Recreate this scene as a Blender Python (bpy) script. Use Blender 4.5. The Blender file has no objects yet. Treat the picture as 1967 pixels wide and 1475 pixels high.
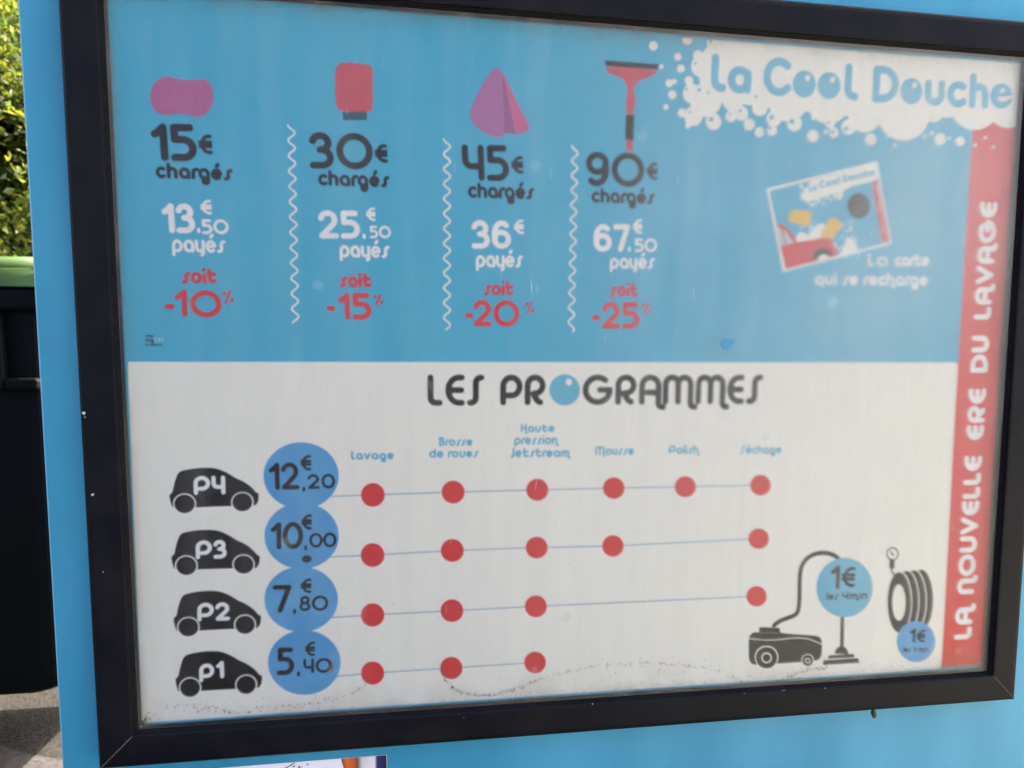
import bpy, bmesh, math, random
import numpy as np
from mathutils import Matrix, Vector

# ------------------------------------------------------------------ camera, sky, sun, exposure
S = bpy.context.scene
COL = S.collection
PW, PH = 1967.0, 1475.0
F_PX, CX, CY = 1338.2, 983.5 + 49.05, 737.5 + 84.33
R = np.array([[0.9885337388860141, 0.0087501286310003, -0.15074641731390032],
              [-0.15092714786928296, 0.0882961732049168, -0.9845937140939953],
              [0.0046950101255732336, 0.9960558322937061, 0.08860437818534976]])
CPOS = np.array([-0.19310628, -0.76250714, 0.00981363])
cam = bpy.data.cameras.new('camera')
cam.sensor_width = 36.0
cam.lens = F_PX / PW * 36.0
cam.shift_x = -(CX - PW / 2) / PW
cam.shift_y = (CY - PH / 2) / PW
cam.clip_start = 0.02
cam.clip_end = 500
cam.dof.use_dof = True
cam.dof.focus_distance = 0.79
cam.dof.aperture_fstop = 7.5
co = bpy.data.objects.new('camera', cam)
COL.objects.link(co)
m = Matrix.Identity(4)
for i in range(3):
    for j in range(3):
        m[i][j] = R[i, j]
    m[i][3] = CPOS[i]
co.matrix_world = m
S.camera = co

SUN_EL, SUN_AZ = 50.0, 44.0            # azimuth from +Y (behind the sign) towards +X
W = bpy.data.worlds.new('World')
S.world = W
W.use_nodes = True
nt = W.node_tree
nt.nodes.clear()
sky = nt.nodes.new('ShaderNodeTexSky')
sky.sky_type = 'NISHITA'
sky.sun_disc = False
sky.sun_elevation = math.radians(SUN_EL)
sky.sun_rotation = math.radians(SUN_AZ)
sky.air_density = 0.40
sky.dust_density = 6.0
sky.ozone_density = 0.0
bg = nt.nodes.new('ShaderNodeBackground')
bg.inputs['Strength'].default_value = 0.11
wo = nt.nodes.new('ShaderNodeOutputWorld')
nt.links.new(sky.outputs[0], bg.inputs['Color'])
nt.links.new(bg.outputs[0], wo.inputs['Surface'])

sun = bpy.data.lights.new('sun', 'SUN')
sun.energy = 3.6
sun.angle = math.radians(0.5)
sun.color = (1.0, 0.93, 0.82)
so = bpy.data.objects.new('sun', sun)
COL.objects.link(so)
el, az = math.radians(SUN_EL), math.radians(SUN_AZ)
sdir = Vector((math.sin(az) * math.cos(el), math.cos(az) * math.cos(el), math.sin(el)))
so.rotation_euler = sdir.to_track_quat('Z', 'Y').to_euler()

S.view_settings.view_transform = 'Standard'
S.view_settings.look = 'None'
S.view_settings.gamma = 1.0
S.view_settings.use_curve_mapping = False
S.view_settings.exposure = 3.54
S.render.engine = 'CYCLES'
S.cycles.use_denoising = True
S.cycles.max_bounces = 14
S.cycles.transmission_bounces = 12
S.cycles.transparent_max_bounces = 12

rnd = random.Random(7)

# ------------------------------------------------------------------ materials
def mat(name, color, rough=0.6, spec=0.5, noise=None, bump=None, nodes=None):
    M = bpy.data.materials.new(name)
    M.use_nodes = True
    t = M.node_tree
    b = t.nodes['Principled BSDF']
    b.inputs['Base Color'].default_value = (*color, 1)
    b.inputs['Roughness'].default_value = rough
    b.inputs['Specular IOR Level'].default_value = spec
    tc = t.nodes.new('ShaderNodeTexCoord')
    if noise:
        sc, amt, col2 = noise[:3]
        mp = t.nodes.new('ShaderNodeMapping')
        mp.inputs['Scale'].default_value = noise[3] if len(noise) > 3 else (1, 1, 1)
        t.links.new(tc.outputs['Object'], mp.inputs[0])
        n = t.nodes.new('ShaderNodeTexNoise')
        n.inputs['Scale'].default_value = sc
        n.inputs['Detail'].default_value = 6
        n.inputs['Roughness'].default_value = 0.65
        t.links.new(mp.outputs[0], n.inputs['Vector'])
        rp = t.nodes.new('ShaderNodeValToRGB')
        rp.color_ramp.elements[0].position = 0.5 - amt
        rp.color_ramp.elements[1].position = 0.5 + amt
        rp.color_ramp.elements[0].color = (*color, 1)
        rp.color_ramp.elements[1].color = (*col2, 1)
        t.links.new(n.outputs['Fac'], rp.inputs[0])
        t.links.new(rp.outputs[0], b.inputs['Base Color'])
    if bump:
        n2 = t.nodes.new('ShaderNodeTexNoise')
        n2.inputs['Scale'].default_value = bump[0]
        n2.inputs['Detail'].default_value = 4
        t.links.new(tc.outputs['Object'], n2.inputs['Vector'])
        bp = t.nodes.new('ShaderNodeBump')
        bp.inputs['Strength'].default_value = bump[1]
        bp.inputs['Distance'].default_value = bump[2]
        t.links.new(n2.outputs['Fac'], bp.inputs['Height'])
        t.links.new(bp.outputs[0], b.inputs['Normal'])
    if nodes:
        nodes(t, b, tc)
    return M

M = {}
M['p_blue'] = mat('print_blue', (0.052, 0.405, 0.60), 0.6, 0.06, noise=(14, 0.35, (0.075, 0.455, 0.635)))
M['p_white'] = mat('print_white', (0.85, 0.84, 0.735), 0.6, 0.06, noise=(7, 0.22, (0.88, 0.87, 0.77)))
M['p_ink_white'] = mat('print_letter_white', (0.86, 0.86, 0.82), 0.6, 0.06)
M['p_red'] = mat('print_red', (0.66, 0.022, 0.032), 0.6, 0.06, noise=(20, 0.35, (0.70, 0.03, 0.038)))
M['p_black'] = mat('print_black', (0.003, 0.003, 0.0045), 0.6, 0.03, noise=(26, 0.12, (0.010, 0.010, 0.012)))
M['p_pale'] = mat('print_logo_blue', (0.12, 0.46, 0.62), 0.6, 0.06)
M['p_head'] = mat('print_heading_blue', (0.13, 0.46, 0.62), 0.6, 0.06)
M['p_sticker'] = mat('sticker_blue', (0.065, 0.31, 0.62), 0.6, 0.1, noise=(22, 0.15, (0.11, 0.38, 0.66)))
M['p_line'] = mat('print_line_blue', (0.07, 0.30, 0.47), 0.6, 0.06)
M['p_pink'] = mat('print_pink', (0.47, 0.14, 0.30), 0.6, 0.06)
M['p_pinkdot'] = mat('print_pink_pore', (0.38, 0.10, 0.26), 0.6, 0.06)
M['p_pinklight'] = mat('print_pink_light', (0.42, 0.17, 0.36), 0.6, 0.06)
M['p_pinkdark'] = mat('print_pink_dark', (0.33, 0.10, 0.27), 0.6, 0.06)
M['p_coral'] = mat('print_coral', (0.60, 0.13, 0.27), 0.6, 0.06)
M['p_brushred'] = mat('print_brush_red', (0.62, 0.09, 0.11), 0.6, 0.06, noise=(160, 0.2, (0.55, 0.07, 0.10)))
M['p_yellow'] = mat('print_yellow', (0.80, 0.50, 0.07), 0.6, 0.06)
M['p_glass'] = mat('print_pale_blue', (0.45, 0.62, 0.62), 0.6, 0.06)

def chipped(t, b, tc):
    # sparse pale specks and dull water marks on black powder coat
    v = t.nodes.new('ShaderNodeTexVoronoi')
    v.inputs['Scale'].default_value = 75
    t.links.new(tc.outputs['Object'], v.inputs['Vector'])
    lt = t.nodes.new('ShaderNodeMath'); lt.operation = 'LESS_THAN'
    lt.inputs[1].default_value = 0.034
    t.links.new(v.outputs['Distance'], lt.inputs[0])
    sp = t.nodes.new('ShaderNodeSeparateColor')
    t.links.new(v.outputs['Color'], sp.inputs[0])
    g = t.nodes.new('ShaderNodeMath'); g.operation = 'GREATER_THAN'; g.inputs[1].default_value = 0.965
    t.links.new(sp.outputs[0], g.inputs[0])
    mu = t.nodes.new('ShaderNodeMath'); mu.operation = 'MULTIPLY'
    t.links.new(lt.outputs[0], mu.inputs[0]); t.links.new(g.outputs[0], mu.inputs[1])
    n = t.nodes.new('ShaderNodeTexNoise'); n.inputs['Scale'].default_value = 16; n.inputs['Detail'].default_value = 8
    n.inputs['Roughness'].default_value = 0.7
    t.links.new(tc.outputs['Object'], n.inputs['Vector'])
    rp = t.nodes.new('ShaderNodeValToRGB')
    rp.color_ramp.elements[0].position = 0.38; rp.color_ramp.elements[0].color = (0.004, 0.0043, 0.0065, 1)
    rp.color_ramp.elements[1].position = 0.72; rp.color_ramp.elements[1].color = (0.009, 0.009, 0.010, 1)
    t.links.new(n.outputs['Fac'], rp.inputs[0])
    mx = t.nodes.new('ShaderNodeMix'); mx.data_type = 'RGBA'
    t.links.new(mu.outputs[0], mx.inputs['Factor'])
    t.links.new(rp.outputs[0], mx.inputs['A'])
    mx.inputs['B'].default_value = (0.35, 0.33, 0.30, 1)
    t.links.new(mx.outputs['Result'], b.inputs['Base Color'])
    rr = t.nodes.new('ShaderNodeMapRange')
    rr.inputs[1].default_value = 0.3; rr.inputs[2].default_value = 0.7
    rr.inputs[3].default_value = 0.42; rr.inputs[4].default_value = 0.6
    t.links.new(n.outputs['Fac'], rr.inputs[0])
    t.links.new(rr.outputs[0], b.inputs['Roughness'])
M['frame'] = mat('black_powder_coat', (0.012, 0.012, 0.015), 0.5, 0.07, bump=(900, 0.12, 0.0004), nodes=chipped)
M['dust'] = mat('corner_dust', (0.10, 0.085, 0.07), 0.9, 0.1, noise=(300, 0.2, (0.03, 0.027, 0.025)))
M['chip'] = mat('bare_metal_chip', (0.40, 0.39, 0.38), 0.5)

def panel_nodes(t, b, tc):
    mp = t.nodes.new('ShaderNodeMapping'); mp.inputs['Scale'].default_value = (1, 1, 0.25)
    t.links.new(tc.outputs['Object'], mp.inputs[0])
    n = t.nodes.new('ShaderNodeTexNoise'); n.inputs['Scale'].default_value = 9; n.inputs['Detail'].default_value = 7
    t.links.new(mp.outputs[0], n.inputs['Vector'])
    rp = t.nodes.new('ShaderNodeValToRGB')
    rp.color_ramp.elements[0].position = 0.36; rp.color_ramp.elements[0].color = (0.025, 0.205, 0.32, 1)
    rp.color_ramp.elements[1].position = 0.68; rp.color_ramp.elements[1].color = (0.05, 0.265, 0.395, 1)
    t.links.new(n.outputs['Fac'], rp.inputs[0])
    v = t.nodes.new('ShaderNodeTexVoronoi'); v.inputs['Scale'].default_value = 45
    t.links.new(tc.outputs['Object'], v.inputs['Vector'])
    lt = t.nodes.new('ShaderNodeMath'); lt.operation = 'LESS_THAN'; lt.inputs[1].default_value = 0.03
    t.links.new(v.outputs['Distance'], lt.inputs[0])
    mx = t.nodes.new('ShaderNodeMix'); mx.data_type = 'RGBA'
    t.links.new(lt.outputs[0], mx.inputs['Factor']); t.links.new(rp.outputs[0], mx.inputs['A'])
    mx.inputs['B'].default_value = (0.02, 0.09, 0.14, 1)
    t.links.new(mx.outputs['Result'], b.inputs['Base Color'])
M['panel'] = mat('blue_panel_paint', (0.045, 0.27, 0.45), 0.4, 0.25, bump=(500, 0.06, 0.0005), nodes=panel_nodes)
M['panel_edge'] = mat('panel_edge_highlight', (0.16, 0.40, 0.52), 0.5)
M['mould'] = mat('black_mould', (0.05, 0.045, 0.038), 0.9, 0.1)
M['brown'] = mat('brown_dirt', (0.16, 0.11, 0.06), 0.95, 0.1)
M['cocoon'] = mat('brown_cocoon', (0.12, 0.085, 0.06), 0.95, 0.1, noise=(300, 0.2, (0.05, 0.03, 0.02)))
M['bin'] = mat('black_plastic', (0.0012, 0.0012, 0.0015), 0.6, 0.06, bump=(120, 0.1, 0.002))
M['lid'] = mat('green_plastic', (0.027, 0.056, 0.008), 0.34, 0.25, noise=(9, 0.3, (0.036, 0.068, 0.009)))
M['rubber'] = mat('grey_rubber', (0.03, 0.03, 0.03), 0.8)
M['steel'] = mat('galvanised_steel', (0.35, 0.35, 0.35), 0.4)
M['bark'] = mat('bark', (0.08, 0.06, 0.045), 0.9, 0.2, noise=(14, 0.2, (0.14, 0.11, 0.08), (1, 1, 0.2)), bump=(30, 0.5, 0.02))
M['asphalt'] = mat('asphalt', (0.0045, 0.0043, 0.004), 0.95, 0.1, noise=(70, 0.2, (0.028, 0.0245, 0.02)), bump=(140, 0.6, 0.01))
M['lit_ground'] = mat('half_lit_ground', (0.046, 0.040, 0.037), 0.9, 0.1, noise=(60, 0.2, (0.018, 0.016, 0.015)), bump=(120, 0.5, 0.006))
M['bounce_ground'] = mat('bounce_concrete', (0.29, 0.275, 0.21), 0.85, 0.2, noise=(30, 0.2, (0.245, 0.23, 0.172)))
M['paper'] = mat('white_paper', (0.72, 0.70, 0.73), 0.5, 0.3, noise=(20, 0.25, (0.78, 0.76, 0.78)))

def leaf_mat(name, c1, c2):
    L = bpy.data.materials.new(name); L.use_nodes = True
    t = L.node_tree; b = t.nodes['Principled BSDF']; out = t.nodes['Material Output']
    oi = t.nodes.new('ShaderNodeNewGeometry')
    rp = t.nodes.new('ShaderNodeValToRGB')
    rp.color_ramp.elements[0].color = (*c1, 1); rp.color_ramp.elements[1].color = (*c2, 1)
    t.links.new(oi.outputs['Random Per Island'], rp.inputs[0])
    t.links.new(rp.outputs[0], b.inputs['Base Color'])
    b.inputs['Roughness'].default_value = 0.5
    b.inputs['Specular IOR Level'].default_value = 0.25
    tr = t.nodes.new('ShaderNodeBsdfTranslucent')
    hs = t.nodes.new('ShaderNodeHueSaturation'); hs.inputs['Hue'].default_value = 0.485; hs.inputs['Value'].default_value = 2.6
    t.links.new(rp.outputs[0], hs.inputs['Color']); t.links.new(hs.outputs[0], tr.inputs['Color'])
    mx = t.nodes.new('ShaderNodeMixShader'); mx.inputs[0].default_value = 0.42
    t.links.new(b.outputs[0], mx.inputs[1]); t.links.new(tr.outputs[0], mx.inputs[2])
    t.links.new(mx.outputs[0], out.inputs['Surface'])
    return L
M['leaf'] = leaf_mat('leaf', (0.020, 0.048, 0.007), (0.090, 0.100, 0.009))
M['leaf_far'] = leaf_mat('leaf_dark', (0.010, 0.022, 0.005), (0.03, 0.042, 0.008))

# scuffed acrylic: rough transmission + dust and painted veil + soft fresnel gloss
def pane_material(front):
    P = bpy.data.materials.new('scuffed_acrylic' if front else 'acrylic_back')
    P.use_nodes = True
    t = P.node_tree; t.nodes.clear()
    out = t.nodes.new('ShaderNodeOutputMaterial')
    r1 = t.nodes.new('ShaderNodeBsdfRefraction'); r1.inputs['IOR'].default_value = 2.1; r1.inputs['Roughness'].default_value = PANE_FINE if front else 0.26
    if not front:
        t.links.new(r1.outputs[0], out.inputs['Surface'])
        return P
    tc = t.nodes.new('ShaderNodeTexCoord')
    def noise(scale, stretch, detail=5, rough=0.6):
        mp = t.nodes.new('ShaderNodeMapping'); mp.inputs['Scale'].default_value = stretch
        t.links.new(tc.outputs['Object'], mp.inputs[0])
        n = t.nodes.new('ShaderNodeTexNoise'); n.inputs['Scale'].default_value = scale
        n.inputs['Detail'].default_value = detail; n.inputs['Roughness'].default_value = rough
        t.links.new(mp.outputs[0], n.inputs['Vector'])
        return n.outputs['Fac']
    def mrange(v, a, b_, c, d):
        n = t.nodes.new('ShaderNodeMapRange')
        for k, x in enumerate((a, b_, c, d)):
            n.inputs[k + 1].default_value = x
        t.links.new(v, n.inputs[0]); return n.outputs[0]
    def math_(op, a, b_):
        n = t.nodes.new('ShaderNodeMath'); n.operation = op; n.use_clamp = op != 'GREATER_THAN'
        for k, x in enumerate((a, b_)):
            if isinstance(x, (int, float)): n.inputs[k].default_value = x
            else: t.links.new(x, n.inputs[k])
        return n.outputs[0]
    r2 = t.nodes.new('ShaderNodeBsdfRefraction'); r2.inputs['IOR'].default_value = 2.1
    r2.inputs['Roughness'].default_value = PANE_ROUGH
    mxr = t.nodes.new('ShaderNodeMixShader')
    t.links.new(mrange(noise(7, (1, 1, 0.5)), 0.3, 0.7, 0.35, 0.9), mxr.inputs[0])
    t.links.new(r1.outputs[0], mxr.inputs[1]); t.links.new(r2.outputs[0], mxr.inputs[2])
    # dust: streaks running down, blotches, fine white specks
    streak = mrange(noise(34, (1, 1, 0.06), 6, 0.7), 0.42, 0.8, 0.0, 0.05)
    blotch = mrange(noise(6, (1, 1, 1), 8, 0.65), 0.4, 0.75, 0.0, 0.022)
    v = t.nodes.new('ShaderNodeTexVoronoi'); v.inputs['Scale'].default_value = 150
    t.links.new(tc.outputs['Object'], v.inputs['Vector'])
    sp = t.nodes.new('ShaderNodeSeparateColor'); t.links.new(v.outputs['Color'], sp.inputs[0])
    dot = mrange(v.outputs['Distance'], 0.04, 0.10, 1, 0)
    pick = math_('GREATER_THAN', sp.outputs[0], 0.80)
    speck = math_('MULTIPLY', math_('MULTIPLY', dot, pick), 0.3)
    v2 = t.nodes.new('ShaderNodeTexVoronoi'); v2.inputs['Scale'].default_value = 26
    t.links.new(tc.outputs['Object'], v2.inputs['Vector'])
    sp2 = t.nodes.new('ShaderNodeSeparateColor'); t.links.new(v2.outputs['Color'], sp2.inputs[0])
    drop = math_('MULTIPLY', math_('MULTIPLY', mrange(v2.outputs['Distance'], 0.12, 0.2, 1, 0), math_('GREATER_THAN', sp2.outputs[0], 0.84)), 0.06)
    dust = math_('ADD', math_('ADD', math_('ADD', streak, blotch), math_('ADD', speck, drop)), PANE_DUST)
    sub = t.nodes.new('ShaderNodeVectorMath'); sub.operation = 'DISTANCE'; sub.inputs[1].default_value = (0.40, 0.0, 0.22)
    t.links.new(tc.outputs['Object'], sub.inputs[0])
    haze_film = math_('MULTIPLY', mrange(sub.outputs['Value'], 0.05, 0.55, 1, 0), mrange(noise(5, (1, 1, 0.6), 7, 0.6), 0.25, 0.75, 0.09, 0.20))  # upper-right dust film, thickened to paint in the veil of reflected sky
    dust = math_('ADD', dust, haze_film)  # dust together with the painted veil
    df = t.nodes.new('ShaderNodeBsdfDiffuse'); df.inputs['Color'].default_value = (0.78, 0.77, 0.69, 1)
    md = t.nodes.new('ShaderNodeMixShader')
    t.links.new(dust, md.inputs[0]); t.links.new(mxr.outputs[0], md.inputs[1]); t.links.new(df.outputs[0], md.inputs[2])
    # brown grime gathered along the sill
    sz = t.nodes.new('ShaderNodeSeparateXYZ'); t.links.new(tc.outputs['Object'], sz.inputs[0])
    low = math_('MULTIPLY', mrange(sz.outputs[2], -0.372, -0.335, 1, 0), mrange(noise(18, (1, 1, 1), 8, 0.7), 0.42, 0.78, 0.0, 0.30))
    left = math_('MULTIPLY', mrange(sz.outputs[0], -0.5, -0.488, 1, 0), mrange(noise(25, (1, 1, 0.5), 8, 0.7), 0.4, 0.75, 0.0, 0.4))
    top = math_('MULTIPLY', mrange(sz.outputs[2], 0.352, 0.372, 0, 1), mrange(noise(22, (1, 1, 1), 8, 0.7), 0.4, 0.75, 0.0, 0.35))
    gm_ = math_('MAXIMUM', math_('MAXIMUM', low, left), top)
    dg = t.nodes.new('ShaderNodeBsdfDiffuse'); dg.inputs['Color'].default_value = (0.24, 0.185, 0.11, 1)
    md2 = t.nodes.new('ShaderNodeMixShader')
    t.links.new(gm_, md2.inputs[0]); t.links.new(md.outputs[0], md2.inputs[1]); t.links.new(dg.outputs[0], md2.inputs[2])
    md = md2
    fr = t.nodes.new('ShaderNodeFresnel'); fr.inputs['IOR'].default_value = 1.4
    geo = t.nodes.new('ShaderNodeNewGeometry')
    front_only = t.nodes.new('ShaderNodeMath'); front_only.operation = 'SUBTRACT'; front_only.inputs[0].default_value = 1
    t.links.new(geo.outputs['Backfacing'], front_only.inputs[1])
    gf = math_('MULTIPLY', fr.outputs[0], front_only.outputs[0])
    gl = t.nodes.new('ShaderNodeBsdfGlossy'); gl.inputs['Roughness'].default_value = 0.42
    mg = t.nodes.new('ShaderNodeMixShader')
    t.links.new(gf, mg.inputs[0]); t.links.new(md.outputs[0], mg.inputs[1]); t.links.new(gl.outputs[0], mg.inputs[2])
    t.links.new(mg.outputs[0], out.inputs['Surface'])
    return P
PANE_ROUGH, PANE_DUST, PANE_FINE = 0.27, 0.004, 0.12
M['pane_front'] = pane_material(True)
M['pane_back'] = pane_material(False)

# ------------------------------------------------------------------ object helpers
def link(name, me, mats, parent=None):
    o = bpy.data.objects.new(name, me)
    COL.objects.link(o)
    for x in (mats if isinstance(mats, (list, tuple)) else [mats]):
        me.materials.append(M[x])
    if parent is not None:
        o.parent = parent
    return o

def mesh(name, verts, faces, mats, parent=None, smooth=False, mat_ids=None):
    me = bpy.data.meshes.new(name)
    me.from_pydata([tuple(v) for v in verts], [], faces)
    if smooth:
        me.polygons.foreach_set('use_smooth', [True] * len(me.polygons))
    o = link(name, me, mats, parent)
    if mat_ids:
        for p, k in zip(me.polygons, mat_ids):
            p.material_index = k
    me.update()
    return o

def thing(name, label, cat, loc=(0, 0, 0), group=None):
    o = bpy.data.objects.new(name, None)
    o.empty_display_size = 0.05
    COL.objects.link(o)
    o.location = loc
    o['label'] = label; o['category'] = cat
    if group: o['group'] = group
    return o

def tag(o, label, cat):
    o['label'] = label; o['category'] = cat
    return o

def bm_obj(name, bm, mats, parent=None, smooth=False):
    me = bpy.data.meshes.new(name)
    bm.normal_update()
    bm.to_mesh(me); bm.free()
    if smooth:
        me.polygons.foreach_set('use_smooth', [True] * len(me.polygons))
    return link(name, me, mats, parent)

def bm_box(bm, lo, hi, bevel=0.0, seg=2):
    r = bmesh.ops.create_cube(bm, size=1.0)
    vs = r['verts']
    for v in vs:
        for k in range(3):
            v.co[k] = lo[k] if v.co[k] < 0 else hi[k]
    if bevel:
        es = list({e for v in vs for e in v.link_edges})
        bmesh.ops.bevel(bm, geom=es, offset=bevel, segments=seg, affect='EDGES', profile=0.5)

# photo pixel -> point on the plane y = Y (used to read the sign's layout off the photograph)
def ray(px, py):
    return R @ np.array([(px - CX) / F_PX, -(py - CY) / F_PX, -1.0])
def on_plane(px, py, Y=0.0):
    d = ray(px, py)
    t = (Y - CPOS[1]) / d[1]
    p = CPOS + d * t
    return np.array([p[0], p[2]])

def sstep(x, a, b):
    t = np.clip((x - a) / (b - a), 0, 1)
    return t * t * (3 - 2 * t)
# the poster is not flat: it bulges away from the pane by a few millimetres
PXM = 1 / 1760.0       # metres per photo pixel on the sign, mean
def smooth_closed(pts, it=2):
    p = np.array(pts, float)
    for _ in range(it):
        q = np.roll(p, -1, 0)
        p = np.stack([0.75 * p + 0.25 * q, 0.25 * p + 0.75 * q], 1).reshape(-1, 2)
    return p
def gap(x, z):
    x = np.asarray(x, float); z = np.asarray(z, float)
    g = 0.0028 + 0.0070 * sstep(x, -0.40, 0.18) * (1 - 0.8 * sstep(x, 0.30, 0.50)) * sstep(z, -0.36, -0.02) * (1 - 0.7 * sstep(z, 0.22, 0.37))
    g = g + 0.0015 * sstep(x, -0.46, -0.35) * sstep(-z, -0.34, -0.2) * 0.6
    return g
def pp(px, py):
    Y = 0.003
    for _ in range(4):
        q = on_plane(px, py, Y)
        Y = float(gap(q[0], q[1]))
    return q

# ------------------------------------------------------------------ flat print shapes: signed distance -> clean filled mesh
def arc(cx, cy, rx, ry, a0, a1, n=None):
    n = n or max(4, int(abs(a1 - a0) / 9))
    return [(cx + rx * math.cos(math.radians(a0 + (a1 - a0) * i / n)), cy + ry * math.sin(math.radians(a0 + (a1 - a0) * i / n))) for i in range(n + 1)]

class Shape:
    """union / difference of strokes (polylines with width) and polygons, in metres on the poster"""
    def __init__(self): self.ops = []
    def stroke(self, pts, w, sub=False): self.ops.append(('s', np.array(pts, float), w / 2, sub)); return self
    def poly(self, pts, sub=False): self.ops.append(('p', np.array(pts, float), 0, sub)); return self
    def bounds(self):
        lo = np.array([1e9, 1e9]); hi = -lo
        for k, p, r, sub in self.ops:
            if not sub:
                lo = np.minimum(lo, p.min(0) - r); hi = np.maximum(hi, p.max(0) + r)
        return lo, hi
    def build(self, step):
        lo, hi = self.bounds()
        lo = lo - 1.5 * step
        n = np.ceil((hi + 1.5 * step - lo) / step).astype(int) + 1
        X = lo[0] + step * np.arange(n[0]); Z = lo[1] + step * np.arange(n[1])
        D = np.full((n[1], n[0]), 1.0)
        GX, GZ = np.meshgrid(X, Z)
        def seg(a, b, gx, gz):
            d = b - a; L = d @ d
            t = np.clip(((gx - a[0]) * d[0] + (gz - a[1]) * d[1]) / (L if L > 0 else 1), 0, 1)
            return np.hypot(gx - a[0] - t * d[0], gz - a[1] - t * d[1])
        for k, p, r, sub in self.ops:
            E = np.full(D.shape, 1.0)
            closed = k == 'p'
            pts = list(p) + ([p[0]] if closed else [])
            if len(pts) == 1: pts = pts * 2
            m_ = r + 3 * step
            for a, b in zip(pts[:-1], pts[1:]):
                i0 = max(0, int((min(a[0], b[0]) - m_ - lo[0]) / step)); i1 = min(n[0], int((max(a[0], b[0]) + m_ - lo[0]) / step) + 2)
                j0 = max(0, int((min(a[1], b[1]) - m_ - lo[1]) / step)); j1 = min(n[1], int((max(a[1], b[1]) + m_ - lo[1]) / step) + 2)
                if i1 <= i0 or j1 <= j0: continue
                s_ = np.s_[j0:j1, i0:i1]
                E[s_] = np.minimum(E[s_], seg(a, b, GX[s_], GZ[s_]))
            if closed:
                ins = np.zeros(D.shape, bool)
                for a, b in zip(pts[:-1], pts[1:]):
                    c = (a[1] > GZ) != (b[1] > GZ)
                    if b[1] != a[1]:
                        ins ^= c & (GX < (b[0] - a[0]) * (GZ - a[1]) / (b[1] - a[1]) + a[0])
                E = np.where(ins, -E, E)
            else:
                E = E - r
            D = np.maximum(D, -E) if sub else np.minimum(D, E)
        verts, idx, faces = [], {}, []
        def V(key, x, z):
            if key not in idx:
                idx[key] = len(verts); verts.append((x, z))
            return idx[key]
        I = D < 0
        cnt = I[:-1, :-1].astype(int) + I[1:, :-1] + I[:-1, 1:] + I[1:, 1:]
        maxrun = max(1, int(0.008 / step))
        for j in range(n[1] - 1):
            row = cnt[j]
            nz = np.nonzero(row)[0]
            i = 0; last = -1
            for i in nz:
                if i <= last: continue
                if row[i] == 4:
                    e = i
                    while e + 1 < n[0] - 1 and row[e + 1] == 4 and e + 1 - i < maxrun: e += 1
                    last = e
                    faces.append([V((k_, j), X[k_], Z[j]) for k_ in (i, e + 1)] + [V((k_, j + 1), X[k_], Z[j + 1]) for k_ in (e + 1, i)])
                    continue
                last = i
                cs = [(i, j), (i + 1, j), (i + 1, j + 1), (i, j + 1)]
                ring = []
                for q in range(4):
                    a, b = cs[q], cs[(q + 1) % 4]
                    da, db = D[a[1], a[0]], D[b[1], b[0]]
                    if da < 0: ring.append(V(a, X[a[0]], Z[a[1]]))
                    if (da < 0) != (db < 0):
                        t = da / (da - db)
                        key = (a, b) if a < b else (b, a)
                        ring.append(V(key, X[a[0]] + t * (X[b[0]] - X[a[0]]), Z[a[1]] + t * (Z[b[1]] - Z[a[1]])))
                if len(ring) >= 3: faces.append(ring)
        return np.array(verts), faces

def print_mesh(name, shape, mats, level, parent, step, surf=None):
    v, f = shape.build(step)
    y = (gap(v[:, 0], v[:, 1]) if surf is None else surf) - level * 0.00012
    V3 = np.column_stack([v[:, 0], np.broadcast_to(y, len(v)), v[:, 1]])
    return mesh(name, V3, f, mats, parent)

def pxs(pts, off=(0, 0), sc=1.0): return [pp(off[0] + x / sc, off[1] + y / sc) for x, y in pts]
def smooth_open(pts, it=2):
    p = np.array(pts, float)
    for _ in range(it):
        a, b = p[:-1], p[1:]
        mid = np.stack([0.75 * a + 0.25 * b, 0.25 * a + 0.75 * b], 1).reshape(-1, 2)
        p = np.vstack([p[:1], mid, p[-1:]])
    return p
def ellipse(cx, cy, rx, ry=None, n=40):
    ry = ry or rx
    return [(cx + rx * math.cos(2 * math.pi * i / n), cy + ry * math.sin(2 * math.pi * i / n)) for i in range(n)]
def wpx(px, py, w):                      # a width of w photo pixels at that place, in metres
    a, b = pp(px - w / 2, py), pp(px + w / 2, py)
    c, d = pp(px, py - w / 2), pp(px, py + w / 2)
    return 0.5 * (np.linalg.norm(a - b) + np.linalg.norm(c - d))

# ------------------------------------------------------------------ the sign's rounded stroke alphabet
G = {}
XH = 0.68
B = (0.29, 0.34, 0.29, 0.34)
def tail(x, y0=0.1): return [(x, y0), (x, -0.06)] + arc(x + 0.15, -0.06, 0.15, 0.16, 180, 270)[1:] + [(x + 0.2, -0.22)]
G['a'] = [arc(*B, -75, -360) + [(0.58, 0)]]
G['b'] = [[(0, 1), (0, 0.34)], arc(*B, 180, 540)]
G['c'] = [arc(*B, 55, 305)]
G['d'] = [[(0.58, 1), (0.58, 0)], arc(*B, 0, 360)]
G['e'] = [[(0.06, 0.33), (0.57, 0.36)], arc(*B, 4, 310)]
G['é'] = G['e'] + [[(0.31, 1.0), (0.42, 1.14)]]
G['g'] = [arc(*B, -75, -360) + [(0.58, -0.26)], arc(0.39, -0.26, 0.19, 0.17, 0, -360)]
G['h'] = [[(0, 1), (0, 0)], arc(0.26, 0.40, 0.26, 0.28, 180, 0) + [(0.52, 0)]]
G['ħ'] = [[(0, 1), (0, 0)], arc(0.26, 0.40, 0.26, 0.28, 180, 0) + tail(0.52)]
G['i'] = [[(0, 0.58), (0, 0)], [(0, 1.0), (0.0, 1.01)]]
G['l'] = [[(0, 1), (0, 0)]]
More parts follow.
